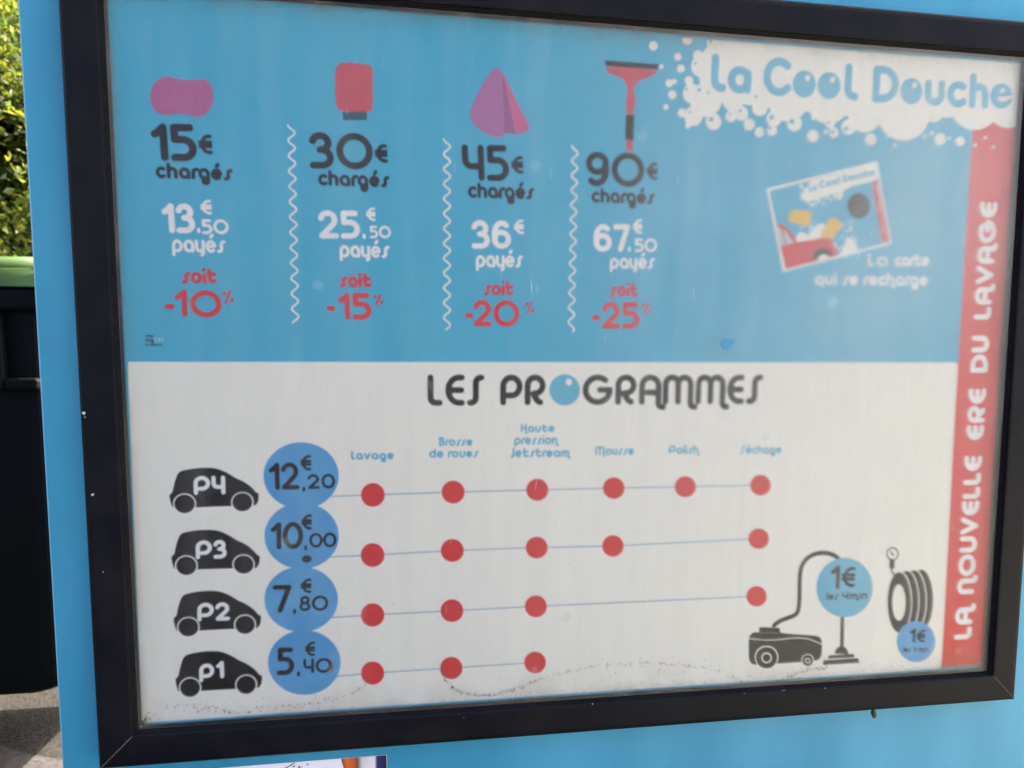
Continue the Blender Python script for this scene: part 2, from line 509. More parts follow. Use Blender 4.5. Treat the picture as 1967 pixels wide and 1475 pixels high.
G['ł'] = [[(0, 1), (0, 0.16)] + arc(0.17, 0.16, 0.17, 0.16, 180, 270) + [(0.24, 0)]]
G['m'] = [[(0, XH), (0, 0)], arc(0.2, 0.46, 0.2, 0.22, 180, 0) + [(0.4, 0)], arc(0.6, 0.46, 0.2, 0.22, 180, 0) + tail(0.8)]
G['n'] = [[(0, XH), (0, 0)], arc(0.25, 0.42, 0.25, 0.26, 180, 0) + tail(0.5)]
G['ń'] = [[(0, XH), (0, 0)], arc(0.25, 0.42, 0.25, 0.26, 180, 0) + [(0.5, 0)]]
G['o'] = [arc(0.31, 0.34, 0.31, 0.34, 0, 360)]
G['p'] = [[(0, -0.28), (0, 0.34)] + arc(*B, 180, -100)]
G['q'] = [[(0.58, -0.28), (0.58, 0.34)] + arc(*B, 0, 280)]
G['r'] = [[(0, 0), (0, 0.40)] + arc(0.24, 0.40, 0.24, 0.28, 180, 90) + [(0.3, XH)]]
G['s'] = [[(0, 0), (0.05, 0)] + arc(0.05, 0.17, 0.17, 0.17, 270, 360)[1:] + [(0.22, 0.5)] + arc(0.40, 0.5, 0.18, 0.18, 180, 90)[1:] + [(0.44, XH)]]
G['t'] = [[(0.06, 0.95), (0.06, 0.26)] + arc(0.29, 0.26, 0.23, 0.26, 180, 325), [(-0.04, 0.62), (0.46, 0.62)]]
G['u'] = [[(0, XH), (0, 0.28)] + arc(0.26, 0.28, 0.26, 0.28, 180, 360) + [(0.52, XH)]]
G['v'] = [[(0, XH), (0.27, 0), (0.54, XH)]]
G['y'] = [[(0, XH), (0, 0.28)] + arc(0.26, 0.28, 0.26, 0.28, 180, 360), [(0.52, XH), (0.52, -0.12)] + arc(0.36, -0.12, 0.16, 0.16, 0, -80)]
G['z'] = [[(0, XH), (0.48, XH), (0, 0), (0.5, 0)]]
BC = (0.33, 0.66, 0.33, 0.34)
G['A'] = [[(0, 0), (0, 0.66)] + arc(*BC, 180, 0) + tail(0.66), [(0.24, 0.38), (0.66, 0.38)]]
G['B'] = [[(0, 0), (0, 1), (0.28, 1)] + arc(0.28, 0.77, 0.2, 0.23, 90, -90) + [(0.05, 0.54)], [(0.28, 0.54)] + arc(0.28, 0.27, 0.25, 0.27, 90, -90) + [(0, 0)]]
G['C'] = [arc(0.46, 0.5, 0.46, 0.5, 48, 312)]
G['D'] = [[(0, 0), (0, 1), (0.28, 1)] + arc(0.28, 0.5, 0.48, 0.5, 90, -90) + [(0, 0)]]
G['E'] = [[(0.58, 1)] + arc(0.46, 0.5, 0.46, 0.5, 90, 270) + [(0.58, 0)], [(0.08, 0.5), (0.56, 0.5)]]
G['G'] = [arc(0.48, 0.5, 0.48, 0.5, 52, 360) + [(0.56, 0.5)]]
G['H'] = [[(0, 1), (0, 0)], [(0, 0.52), (0.5, 0.52)], [(0.5, 1)] + tail(0.5)]
G['J'] = [[(0.36, 1), (0.36, 0.16)] + arc(0.18, 0.16, 0.18, 0.2, 0, -110)]
G['L'] = [[(0, 1), (0, 0.2)] + arc(0.22, 0.2, 0.22, 0.2, 180, 270) + [(0.42, 0)]]
G['M'] = [[(0, 0), (0, 0.72)] + arc(0.27, 0.72, 0.27, 0.28, 180, 0) + [(0.54, 0)], arc(0.81, 0.72, 0.27, 0.28, 180, 0) + tail(1.08)]
G['N'] = [[(0, 0), (0, 0.68)] + arc(0.32, 0.68, 0.32, 0.32, 180, 0) + tail(0.64)]
G['O'] = [arc(0.5, 0.5, 0.5, 0.5, 0, 360)]
G['P'] = [[(0, 0), (0, 0.64)] + arc(0.36, 0.64, 0.36, 0.36, 180, -90) + [(0.22, 0.28)]]
G['R'] = [[(0, 0), (0, 0.66)] + arc(0.33, 0.68, 0.33, 0.32, 180, -90) + [(0.27, 0.36)] + [(0.34, 0.2), (0.44, 0.06), (0.56, 0)]]
G['S'] = [[(0, 0), (0.08, 0)] + arc(0.08, 0.22, 0.22, 0.22, 270, 360)[1:] + [(0.30, 0.76)] + arc(0.54, 0.76, 0.24, 0.24, 180, 90)[1:] + [(0.58, 1)]]
G['U'] = [[(0, 1), (0, 0.33)] + arc(0.33, 0.33, 0.33, 0.33, 180, 360) + [(0.66, 1)]]
G['V'] = [[(0, 1), (0.36, 0), (0.72, 1)]]
G['0'] = [arc(0.48, 0.5, 0.48, 0.5, 0, 360)]
G['Ø'] = [arc(0.36, 0.5, 0.36, 0.5, 0, 360)]
G['1'] = [[(0, 0.77), (0.1, 0.83), (0.27, 1), (0.27, 0)]]
G['2'] = [arc(0.29, 0.70, 0.29, 0.30, 165, -35) + [(0.02, 0), (0.62, 0)]]
G['3'] = [arc(0.26, 0.76, 0.25, 0.24, 165, -80) + [(0.24, 0.52)], [(0.30, 0.52)] + arc(0.28, 0.26, 0.28, 0.26, 75, -90) + [(0, 0)]]
G['4'] = [[(0, 1), (0, 0.62)] + arc(0.22, 0.62, 0.22, 0.24, 180, 270) + [(0.56, 0.38)], [(0.56, 1), (0.56, 0)]]
G['5'] = [[(0.52, 1), (0.03, 1), (0.03, 0.60), (0.28, 0.60)] + arc(0.28, 0.30, 0.31, 0.30, 90, -90) + [(0, 0)]]
G['6'] = [arc(0.30, 0.30, 0.30, 0.30, 0, 360), [(0.52, 0.90), (0.44, 0.98), (0.34, 1.0)] + arc(0.34, 0.52, 0.34, 0.48, 95, 205)]
G['7'] = [[(0, 1), (0.54, 1), (0.2, 0)]]
G['8'] = [arc(0.29, 0.77, 0.23, 0.23, 0, 360), arc(0.29, 0.27, 0.29, 0.27, 0, 360)]
G['9'] = [arc(0.30, 0.70, 0.30, 0.30, 0, 360), [(0.06, 0.1), (0.14, 0.02), (0.26, 0.0)] + arc(0.26, 0.48, 0.34, 0.48, -85, 25)]
G['€'] = [arc(0.56, 0.5, 0.44, 0.5, 78, 282), [(0.0, 0.62), (0.66, 0.62)], [(0.0, 0.38), (0.66, 0.38)]]
G['%'] = [[(0.14, 0), (0.52, 1)], arc(0.08, 0.80, 0.07, 0.09, 0, 360, 10), arc(0.62, 0.22, 0.07, 0.09, 0, 360, 10)]
G[','] = [[(0.03, 0.08), (0, -0.12)]]
G['-'] = [[(0, 0.38), (0.3, 0.38)]]
G['!'] = [[(0, 1), (0, 0.35)], [(0, 0.0), (0, 0.01)]]
GAPF = {' ': 0.42}

def run_layout(text, w):
    """centre-line strokes of a text in cap-height units; returns strokes and ink width; w = stroke width in cap heights"""
    x, out, lo, hi = 0.0, [], 1e9, -1e9
    for ch in text:
        if ch == ' ':
            x += 0.34; continue
        g = G[ch]
        xs = [p[0] for s in g for p in s]
        x0, x1 = min(xs), max(xs)
        body = x1 - x0 - (0.16 if ch in 'AMNHmnħ' else 0.0)
        for s in g:
            out.append([(x + p[0] - x0, p[1]) for p in s])
        lo, hi = min(lo, x), max(hi, x + x1 - x0)
        x += body + w + {'s': 0.07, 'S': 0.07, 'r': -0.02}.get(ch, 0.12)
    return out, lo, hi

def text_into(shape, text, p0, p1, cap, w):
    """p0,p1: ink left/right ends of the baseline in photo pixels; cap and stroke width in photo pixels"""
    a, b = pp(*p0), pp(*p1)
    e = (b - a) / np.linalg.norm(b - a)
    n = np.array([-e[1], e[0]])
    mid = ((p0[0] + p1[0]) / 2, (p0[1] + p1[1]) / 2)
    vert = abs(p1[1] - p0[1]) > abs(p1[0] - p0[0])
    q = pp(mid[0] - cap, mid[1]) if vert else pp(mid[0], mid[1] - cap)
    H = abs((q - pp(*mid)) @ n)
    q = pp(mid[0] - w, mid[1]) if vert else pp(mid[0], mid[1] - w)
    wm = abs((q - pp(*mid)) @ n)
    if vert: wm *= 1.0
    strokes, lo, hi = run_layout(text, wm / H)
    L = np.linalg.norm(b - a)
    sx = (L - wm) / max(hi - lo, 1e-6) if hi - lo > 0.05 else 0
    for s in strokes:
        pts = []
        for x, y in s:
            yy = wm / 2 + y * (H - wm) if y >= 0 else wm / 2 + y * (H - wm)
            pts.append(a + e * (wm / 2 + (x - lo) * sx) + n * yy)
        shape.stroke(pts, wm)
    return wm

def text_obj(name, items, material, level, parent, step=None, surf=None):
    sh = Shape(); ws = []
    for it in items:
        ws.append(text_into(sh, *it))
    return print_mesh(name, sh, material, level, parent, step or max(0.00035, min(ws) / 4.2), surf)

def poly_obj(name, pts, material, level, parent, step=0.0012):
    return print_mesh(name, Shape().poly(pts), material, level, parent, step)

# ------------------------------------------------------------------ setting: ground, wall panel
GZ = -1.06
gm = []
bm = bmesh.new()
bmesh.ops.create_grid(bm, x_segments=2, y_segments=2, size=150)
for v in bm.verts: v.co.z = GZ
g = bm_obj('ground', bm, 'asphalt'); g['kind'] = 'structure'

PXL_G = -0.4
def hit_ground(px, py):
    d = ray(px, py); t = (GZ - CPOS[2]) / d[2]; return CPOS + d * t
edge = [hit_ground(*p) for p in ((-120, 1418), (-60, 1424), (0, 1430), (20, 1441), (45, 1447), (70, 1453), (110, 1459), (170, 1466))]
vs = [(p[0], p[1], GZ + 0.004) for p in edge]
nE = len(vs)
vs = [(-4.0, vs[0][1] + 0.02, GZ + 0.004)] + vs + [(PXL_G, vs[-1][1] - 0.01, GZ + 0.004)]
nE = len(vs)
vs += [(p[0], 0.30, GZ + 0.004) for p in vs]
fs = [[i, nE + i, nE + i + 1, i + 1] for i in range(nE - 1)]
pv = mesh('half_lit_patch', vs, [f[::-1] for f in fs], 'lit_ground'); pv['kind'] = 'structure'  # paler patch: half-lit ground in front of the shadow, put into the colour

fc = mesh('bounce_ground', [(-0.1, -9, GZ + 0.008), (9, -9, GZ + 0.008), (9, -0.25, GZ + 0.008), (0.35, -0.25, GZ + 0.008)], [[0, 1, 2, 3]], 'bounce_ground'); fc['kind'] = 'structure'  # unseen pale ground, added to bounce sunlight onto the sign's right side

# blue wall panel carrying the display frame
PXL = on_plane(79, 737, 0.014)[0]
panel = thing('wall_panel', 'large flat sky blue panel behind the black price frame', 'panel', (0.35, 0.03, GZ))
bm = bmesh.new()
bm_box(bm, (PXL, 0.014, GZ + 0.05), (1.55, 0.050, 0.78), 0.0012, 2)
o = bm_obj('panel_board', bm, 'panel'); o.parent = panel
o.matrix_parent_inverse = Matrix.Translation(-Vector(panel.location))
bm = bmesh.new()
bm_box(bm, (PXL - 0.0022, 0.0165, GZ + 0.05), (PXL - 0.0002, 0.0475, 0.78), 0.0004, 1)
o = bm_obj('edge_highlight', bm, 'panel_edge'); o.parent = panel  # the panel's left edge, its highlight painted as a lighter blue
o.matrix_parent_inverse = Matrix.Translation(-Vector(panel.location))

# ------------------------------------------------------------------ display frame
HW, HH = 0.5, 0.37207
frame = thing('display_frame', 'black mitred display frame with a hazy scuffed pane over the price poster', 'display frame')
PROFILE = [(0.000, 0.0135), (0.000, -0.0066), (0.0007, -0.0069), (0.0009, -0.0080), (0.0016, -0.0083), (0.0018, -0.0100),
           (0.0026, -0.0103), (0.0028, -0.0124), (0.0033, -0.0133), (0.0045, -0.0138), (0.0065, -0.0139), (0.0310, -0.0136), (0.0345, -0.0130),
           (0.0368, -0.0114), (0.0386, -0.0085), (0.0396, -0.0045), (0.0398, 0.0135)]
def rail(side):
    n = len(PROFILE)
    verts = []
    for end in (-1, 1):
        for u, y in PROFILE:
            e = 0.00012
            if side in 'TB':
                s = 1 if side == 'T' else -1
                verts.append((end * (HW + u - e), y, s * (HH + u)))
            else:
                s = 1 if side == 'R' else -1
                verts.append((s * (HW + u), y, end * (HH + u - e)))
    faces = [[i, i + 1, n + i + 1, n + i] for i in range(n - 1)]
    faces += [list(range(n))[::-1], list(range(n, 2 * n))]
    bm = bmesh.new()
    vv = [bm.verts.new(v) for v in verts]
    for f in faces: bm.faces.new([vv[i] for i in f])
    bmesh.ops.recalc_face_normals(bm, faces=bm.faces)
    o = bm_obj('frame_rail', bm, 'frame', frame)
    return o
rails = {s: rail(s) for s in 'LTRB'}

# dusty seams in the mitres
for sx, sz in ((-1, -1), (1, -1), (1, 1), (-1, 1)):
    vs, fs = [], []
    prof = [(u, y) for u, y in PROFILE if u >= 0.0030 and u < 0.0390]
    for u, y in prof:
        k = 0.00055 + 0.0004 * rnd.random()
        for d in (-1, 1):
            vs.append((sx * (HW + u) + d * sx * k * 0.7, y - 0.00012, sz * (HH + u) - d * sz * k * 0.7))
    for i in range(len(prof) - 1):
        fs.append([2 * i, 2 * i + 1, 2 * i + 3, 2 * i + 2])
    mesh('corner_seam', vs, fs, 'dust', frame)

# pane, seated in a rebate of the rails
bm = bmesh.new()
bm_box(bm, (-HW - 0.004, -0.0062, -HH - 0.004), (HW + 0.004, -0.0034, HH + 0.004))
for f in bm.faces:
    f.material_index = 0 if f.normal.y < -0.5 else 1
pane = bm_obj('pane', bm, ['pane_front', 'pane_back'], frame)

# white chips in the coating of the left rail, a few on the bottom rail
def chip(px, py, r, y):
    c = on_plane(px, py, y)
    pts = [(c[0] + r * (0.6 + 0.6 * rnd.random()) * math.cos(a), c[1] + r * (0.6 + 0.6 * rnd.random()) * math.sin(a)) for a in [k * 2 * math.pi / 9 for k in range(9)]]
    vs = [(x, y - 0.0002, z) for x, z in pts] + [(x, y + 0.0002, z) for x, z in pts]
    fs = [list(range(9))[::-1]] + [[i, (i + 1) % 9, 9 + (i + 1) % 9, 9 + i] for i in range(9)]
    mesh('paint_chip', vs, fs, 'chip', rails['L' if px < 260 else 'B'])
for px, py, r in ((161, 793, 0.0019), (163, 801, 0.0007), (178, 950, 0.0014), (198, 1098, 0.0005)):
    chip(px, py, r, -0.0139)
for px, py, r in ((1503, 1325, 0.0006), (1507, 1325, 0.0006), (1585, 1321, 0.0007), (1430, 1331, 0.0005), (1138, 1351, 0.0008)):
    chip(px, py, r, -0.0140)

# blue fleck where the film on the pane has flaked
pts = [tuple(p) for p in smooth_closed([(1384, 659), (1388, 651), (1396, 650), (1400, 653), (1409, 651), (1412, 659), (1406, 661), (1408, 666), (1401, 666), (1400, 672), (1392, 672), (1387, 667)], 1)]
M['fleck'] = mat('blue_fleck', (0.02, 0.19, 0.33), 0.5)
vs = [(*on_plane(x, y, -0.0064)[:1], -0.0064, on_plane(x, y, -0.0064)[1]) for x, y in pts]
mesh('blue_fleck', vs, [list(range(len(vs)))], 'fleck', pane)

# mould specks along the tide lines at the bottom of the pane (inner side)
def specks(name, curves, n, spread, rmin, rmax, material, seed, ylev=-0.0009):
    r_ = random.Random(seed)
    vs, fs = [], []
    for cv, dens in curves:
        p = smooth_open(cv, 3)
        L = np.r_[0, np.cumsum(np.linalg.norm(np.diff(p, axis=0), axis=1))]
        for _ in range(int(n * dens * L[-1] / 100)):
            t = r_.random() * L[-1]
            x = np.interp(t, L, p[:, 0]); y = np.interp(t, L, p[:, 1])
            s = abs(r_.gauss(0, 1))
            x += r_.gauss(0, spread * 0.7); y += r_.gauss(0, spread) * (1 + s * 0.5)
            c = pp(x, y)
            if abs(c[0]) > HW - 0.002 or c[1] < -HH + 0.001: continue
            rr = rmin + (rmax - rmin) * r_.random() ** 2.5
            k = len(vs)
            yy = float(gap(c[0], c[1])) + ylev
            a0 = r_.random() * 6
            for q in range(6):
                rq = rr * (0.55 + 0.7 * r_.random())
                vs.append((c[0] + rq * 1.5 * math.cos(a0 + q * 1.047), yy, c[1] + rq * math.sin(a0 + q * 1.047)))
            fs.append(list(range(k, k + 6))[::-1])
    o = mesh(name, vs, fs, material, pane)
    o['kind'] = 'stuff'
    return o
c1 = [(275, 1388), (300, 1365), (345, 1350), (385, 1352), (425, 1362), (450, 1372)]
c2 = [(378, 1366), (395, 1354), (420, 1356), (445, 1368), (470, 1368), (500, 1355), (560, 1353), (600, 1349), (650, 1338), (690, 1322), (706, 1306)]
c3 = [(846, 1284), (852, 1300), (868, 1318), (895, 1331), (935, 1334), (985, 1323), (1030, 1305), (1080, 1288), (1140, 1277), (1220, 1271), (1300, 1274), (1370, 1282), (1405, 1296), (1425, 1309)]
c4 = [(1425, 1309), (1455, 1311), (1490, 1309), (1515, 1297), (1545, 1285), (1590, 1280)]
c5 = [(716, 1290), (722, 1250), (745, 1200), (757, 1150)]
bt = [(290, 1385), (600, 1368), (900, 1345), (1200, 1325), (1500, 1302), (1800, 1283)]
specks('mould_stain', [(c1, 0.7), (c2, 1.3), (c3[:7], 3.6), (c3[6:], 1.4), (c4, 4.0), (c5, 0.15)], 46, 1.3, 0.00012, 0.0007, 'mould', 3)
specks('mould_stain', [(c3[8:], 0.9), (bt, 0.5), (c2, 0.4), (c4, 1.0)], 38, 7.0, 0.00012, 0.0006, 'mould', 5)
specks('dirt_stain', [([(272, 1393), (276, 1386), (284, 1376)], 22), ([(1795, 1284), (1885, 1278)], 5), ([(1300, 1312), (1500, 1298), (1800, 1280)], 0.8), ([(630, 1282), (640, 1276)], 60), ([(1500, 1292), (1700, 1270)], 0.6)], 14, 3.5, 0.0002, 0.0008, 'brown', 9)

# hairline scratches in the pane
M['scratch'] = mat('scratch', (0.62, 0.61, 0.58), 0.7, 0.2)
vs, fs = [], []
r4 = random.Random(31)
lines_ = [((1903.6, 120), (1909, 139), 2.2), ((1927, 122.5), (1941, 126.5), 3.0), ((1652, 470), (1649, 501), 1.2), ((1020, 534), (1022, 568), 1.3)]
for _ in range(46):
    x, y = r4.uniform(620, 1850), r4.uniform(80, 1250)
    L_ = r4.uniform(6, 34)
    lines_.append(((x, y), (x + r4.gauss(0, 4), y + L_), r4.uniform(0.25, 0.7)))
for a_, b_, w_ in lines_:
    p, q = on_plane(*a_, -0.0063), on_plane(*b_, -0.0063)
    d = (q - p) / np.linalg.norm(q - p); n_ = np.array([-d[1], d[0]]) * w_ * PXM / 2
    k = len(vs)
    for c in (p, p + (q - p) * 0.4 + n_, q, p + (q - p) * 0.6 - n_):
        vs.append((c[0], -0.0063, c[1]))
    fs.append([k, k + 1, k + 2, k + 3])
o = mesh('scratch', vs, fs, 'scratch', pane); o['kind'] = 'stuff'

# ------------------------------------------------------------------ the poster
poster = thing('price_poster', 'car wash price poster, blue above, white below, with a red band down its right', 'poster')
ex = 0.012
print_mesh('blue_field', Shape().poly([(-HW + 0.0006, -HH + 0.0006), (HW - 0.0006, -HH + 0.0006), (HW - 0.0006, HH - 0.0006), (-HW + 0.0006, HH - 0.0006)]), 'p_blue', 0, poster, 0.006)
q = [pp(246.5, 695), pp(1840, 696), pp(1806, 1284.5), pp(274.5, 1387)]
lowz = -HH + 0.0030
print_mesh('white_panel', Shape().poly([q[0], q[1], (q[2][0], lowz), (q[3][0], lowz)]), 'p_white', 1, poster, 0.006)
bx0, bx1 = pp(1868, 240)[0], pp(1805.5, 1287)[0]
band = print_mesh('red_band', Shape().poly([(bx1, lowz + 0.001), (HW - 0.0007, lowz + 0.001), (HW - 0.0007, pp(1900, 230)[1]), (bx0, pp(1868, 230)[1])]), 'p_red', 2, poster, 0.005)

# --- foam cloud with the name
DO, DS = (1240, 20), 2.7056
foam = Shape()
main = [(345, 160), (385, 146), (800, 172), (1200, 200), (1600, 233), (1957, 262), (1944, 500), (1700, 560), (1100, 560), (300, 470), (262, 300), (300, 215)]
foam.poly(pxs(main, DO, DS))
att = [(340, 175, 26), (270, 240, 26), (288, 295, 54), (222, 370, 22), (238, 437, 47), (245, 555, 47), (350, 583, 40), (440, 555, 28), (495, 540, 35),
       (590, 510, 40), (662, 568, 38), (770, 592, 38), (1050, 610, 37), (1880, 493, 114), (1705, 480, 135), (1560, 520, 40), (1490, 520, 60),
       (1335, 533, 138), (1135, 545, 86), (945, 470, 114), (735, 470, 104), (450, 470, 55), (310, 470, 82)]
free = [(38, 190, 23), (165, 247, 19), (180, 308, 20), (120, 384, 19), (147, 374, 13), (136, 443, 21), (103, 507, 13), (80, 298, 11), (186, 537, 21),
        (217, 603, 14), (535, 597, 29), (588, 637, 24), (653, 628, 26), (865, 565, 9), (865, 657, 29), (932, 635, 10), (973, 640, 25), (955, 590, 25), (1165, 675, 29),
        (1258, 655, 8), (1290, 705, 9), (1443, 658, 9), (1482, 642, 10), (1525, 673, 29), (1572, 668, 8), (1628, 684, 23), (214, 157, 26),
        (1760, 664, 9), (1707, 704, 9), (1801, 713, 9)]
for c in att + free:
    pts = ellipse(c[0], c[1], c[2], c[2] * 1.08, 36)
    foam.poly(pxs(pts, DO, DS))
for c in [(334, 168, 8), (255, 282, 7), (210, 415, 8), (228, 533, 7), (338, 570, 12), (434, 545, 7), (487, 527, 9), (463, 530, 4), (650, 560, 13), (643, 617, 9),
          (756, 582, 13), (945, 588, 8), (965, 637, 10), (1037, 620, 12), (275, 418, 10), (322, 432, 7), (571, 453, 8)]:
    foam.poly(pxs(ellipse(*c, None, 20), DO, DS), sub=True)
# the foam stops at the poster's edge
foam.poly([(-0.2, HH - 0.0035), (0.7, HH - 0.0035), (0.7, HH + 0.2), (-0.2, HH + 0.2)], sub=True)
foam.poly([(HW - 0.0007, -0.2), (HW + 0.3, -0.2), (HW + 0.3, HH + 0.2), (HW - 0.0007, HH + 0.2)], sub=True)
cloud = print_mesh('foam_cloud', foam, 'p_white', 3, poster, 0.0011)

T = Shape()
def ds(strokes, w=39.5):
    for s in strokes:
        T.stroke(pxs(s, DO, DS), wpx(1600, 160, w / DS))
ds([[(360, 253), (355, 362), (360, 390), (380, 407), (396, 408)]])
ds([arc(486, 366, 43, 50, 0, 360), [(527, 332), (524, 417)]])
ds([arc(690, 351, 63, 79, -47, -313)], 40)
ds([[(1052, 302), (1046, 418), (1054, 444), (1082, 454)]])
ds([[(1197, 463)] + [(1190, 463), (1197, 313), (1228, 313)] + arc(1226, 388, 66, 75, -90, 90) + [(1190, 463)]])
ds([[(1464, 384), (1462, 440)] + arc(1497, 444, 35, 37, 180, 0) + [(1533, 388)]], 38)
ds([arc(1619, 441, 41, 49, -52, -308)], 38)
ds([[(1697, 350), (1690, 495)], [(1693, 450)] + arc(1724, 442, 33, 40, 180, 360) + [(1756, 498)]], 38)
for c in [(820, 388, 60, 70), (948, 396, 60, 70), (1375, 425, 57, 68), (1842, 450, 57, 66)]:
    T.poly(pxs(ellipse(*c), DO, DS))
T.poly(pxs([(1819, 457), (1904, 447), (1904, 463), (1883, 465), (1868, 476), (1850, 481), (1832, 475)], DO, DS), sub=True)
for c in [(838, 357, 13, 17), (967, 366, 13, 16), (1392, 394, 12, 15), (1847, 421, 12, 13)]:
    T.poly(pxs(ellipse(*c, 24), DO, DS), sub=True)
print_mesh('lettering', T, 'p_pale', 4, cloud, 0.001)

# --- band lettering, read upwards
def bl(y): return 1863 + (1225 - y) * (1914 - 1863) / (1225 - 388.0)
bt_items = [(w_, (bl(a), a), (bl(b), b), 33, 8.6) for w_, a, b in
            (('LA', 1225, 1157), ('NOUVELLE', 1139, 874.6), ('ERE', 844.7, 745.8), ('DU', 716, 645), ('LAVAGE', 614, 389))]
text_obj('lettering', bt_items, 'p_ink_white', 3, band)

# --- four price columns; the tools above them are plain stand-ins
cols = [
  dict(big=[('15', (294.7, 310.4), (381, 311.8), 72, 14.6), ('€', (383, 297.5), (410.5, 298), 38, 7)],
       ch=((301, 343.6), (449, 348.8), 30.5, 6.9),
       pay=[('13', (314.5, 448.5), (377, 449), 57, 11), ('€', (387, 413), (409, 413), 28, 5), (',', (379.8, 446), (386.4, 446), 28, 6), ('50', (389.5, 450.5), (441, 450.8), 28.5, 5.6),
            ('payés', (332, 485), (435.5, 487), 33, 6.1)],
       red=[('soit', (351, 545.6), (418, 545.3), 30, 7), ('-', (319, 610), (338, 610), 52, 10), ('10', (337, 608.5), (427, 611), 52, 10), ('%', (428.5, 584), (450.6, 584.5), 27, 4.2)]),
  dict(big=[('30', (596, 325), (718, 327.5), 70, 13.2), ('€', (720.6, 314), (746, 314.3), 36, 7)],
       ch=((612, 357.5), (749, 361.8), 30, 6.7),
       pay=[('25', (613.5, 459), (692.6, 459.5), 54, 10.5), ('€', (704, 425.5), (722.5, 425.5), 26, 4.6), (',', (697, 457), (703.4, 457), 26, 5.6), ('50', (711, 458.5), (751.6, 458.7), 24, 4.6),
            ('payés', (653, 495), (749, 496.5), 31.5, 5.9)],
       red=[('soit', (653, 552.7), (714.6, 552.5), 28, 6.8), ('-', (628.6, 613.5), (645, 613.5), 51, 10), ('15', (651, 614), (714.6, 614), 51, 10), ('%', (718, 587), (737, 587), 22, 4)]),
  dict(big=[('45', (889, 348.4), (978.6, 349.5), 69.5, 12.6), ('€', (982, 335), (1006, 335), 34, 6.5)],
       ch=((899, 381), (1026.5, 384.6), 30, 6.4),
       pay=[('36', (906, 478.3), (981.7, 478.7), 54.5, 10.3), ('€', (987, 450.6), (1006.5, 450.6), 28, 4.8), ('payés', (914, 513.8), (1004.5, 514.5), 31, 5.8)],
       red=[('soit', (929.6, 568), (986.5, 568), 28, 6), ('-', (894, 627), (909.7, 627), 51, 9.5), ('20', (909.7, 627), (997, 628), 51, 9.6), ('%', (1009, 603.5), (1026.4, 603.5), 25, 3.8)]),
  dict(big=[('90', (1125.6, 359), (1237, 361), 66.5, 12.2), ('€', (1241, 347), (1263, 347), 33.6, 6.3)],
       ch=((1135.5, 390.3), (1257, 393.7), 28.5, 6.2),
       pay=[('67', (1140, 484), (1210, 484), 52.6, 10), ('€', (1215, 449.7), (1233, 449.7), 27.6, 4.7), (',', (1205.5, 482), (1211.8, 482), 26, 5.4), ('50', (1218.6, 484.7), (1261, 485), 26, 4.8),
            ('payés', (1170.7, 516.7), (1257, 517.2), 28.5, 5.4)],
       red=[('soit', (1170.7, 570.7), (1225, 570.7), 27.5, 6), ('-', (1136.6, 631), (1151.7, 631), 51, 10), ('25', (1156, 631.4), (1227.7, 631.4), 51, 10), ('%', (1232, 605), (1250, 605), 24, 3.8)]),
]
for c in cols:
    text_obj('charge_price', c['big'] + [('chargés',) + c['ch']], 'p_black', 3, poster)
    text_obj('paid_price', c['pay'], 'p_ink_white', 3, poster)
    text_obj('discount', c['red'], 'p_red', 3, poster)

def wavy(top, bot, x0, x1, half, amp):
    n = int((bot - top) / half * 10)
    pts = [(x0 + (x1 - x0) * i / n - amp * math.cos(math.pi * i / 10.0), top + (bot - top) * i / n) for i in range(n + 1)]
    s = Shape().stroke([pp(*p) for p in pts], wpx((x0 + x1) / 2, 450, 3.4))
    print_mesh('wavy_divider', s, 'p_ink_white', 2, poster, 0.0005)
wavy(242, 620, 560, 568, 14.6, 6.4)
wavy(269, 633, 858.5, 858.5, 14.2, 6.0)
wavy(282, 637, 1104, 1096.5, 14.0, 5.6)

# sponge
AO, AS = (0, 0), 3.5125
sp = [(1035, 575), (1080, 535), (1130, 522), (1180, 532), (1240, 547), (1300, 545), (1360, 537), (1405, 550), (1435, 590), (1443, 640), (1442, 690),
      (1425, 745), (1385, 785), (1340, 797), (1300, 790), (1255, 778), (1210, 772), (1160, 780), (1110, 783), (1060, 765), (1030, 725), (1018, 680), (1020, 620)]
sponge = poly_obj('sponge_picture', pxs(smooth_closed(sp, 2), AO, AS), 'p_pink', 2, poster, 0.0008)
sd = Shape()
for k in range(120):
    x, y = rnd.uniform(1045, 1420), rnd.uniform(590, 770)
    sd.poly(pxs(ellipse(x, y, rnd.uniform(3, 7), rnd.uniform(3, 6), 8), AO, AS))
print_mesh('pore', sd, 'p_pinkdot', 3, sponge, 0.0004)
# brush glove
BO, BS = (500, 60), 3.5125
r2 = random.Random(4)
bp_ = []
core = [(512, 250), (540, 216), (640, 224), (742, 232), (762, 280), (758, 400), (762, 520), (745, 548), (640, 556), (520, 540), (512, 480), (505, 380), (508, 300)]
cs = smooth_closed(core, 2)
cs = np.array([cs[0]] + [p for a, b in zip(cs, np.roll(cs, -1, 0)) for p in (a + (b - a) * t for t in (0.33, 0.66, 1.0))])
cen = np.array([636, 385])
for p in cs:
    d = (p - cen) / np.linalg.norm(p - cen)
    bp_.append(tuple(p + d * r2.uniform(-4, 7)))
brush = poly_obj('brush_picture', pxs(bp_, BO, BS), 'p_brushred', 2, poster, 0.0006)
fr_ = Shape()
for k in range(10):
    x = 566 + k * 16.2
    fr_.stroke(pxs([(x, 552), (x + 1, 602)], BO, BS), wpx(680, 224, 11 / BS))
print_mesh('cuff', fr_, 'p_black', 3, brush, 0.0005)
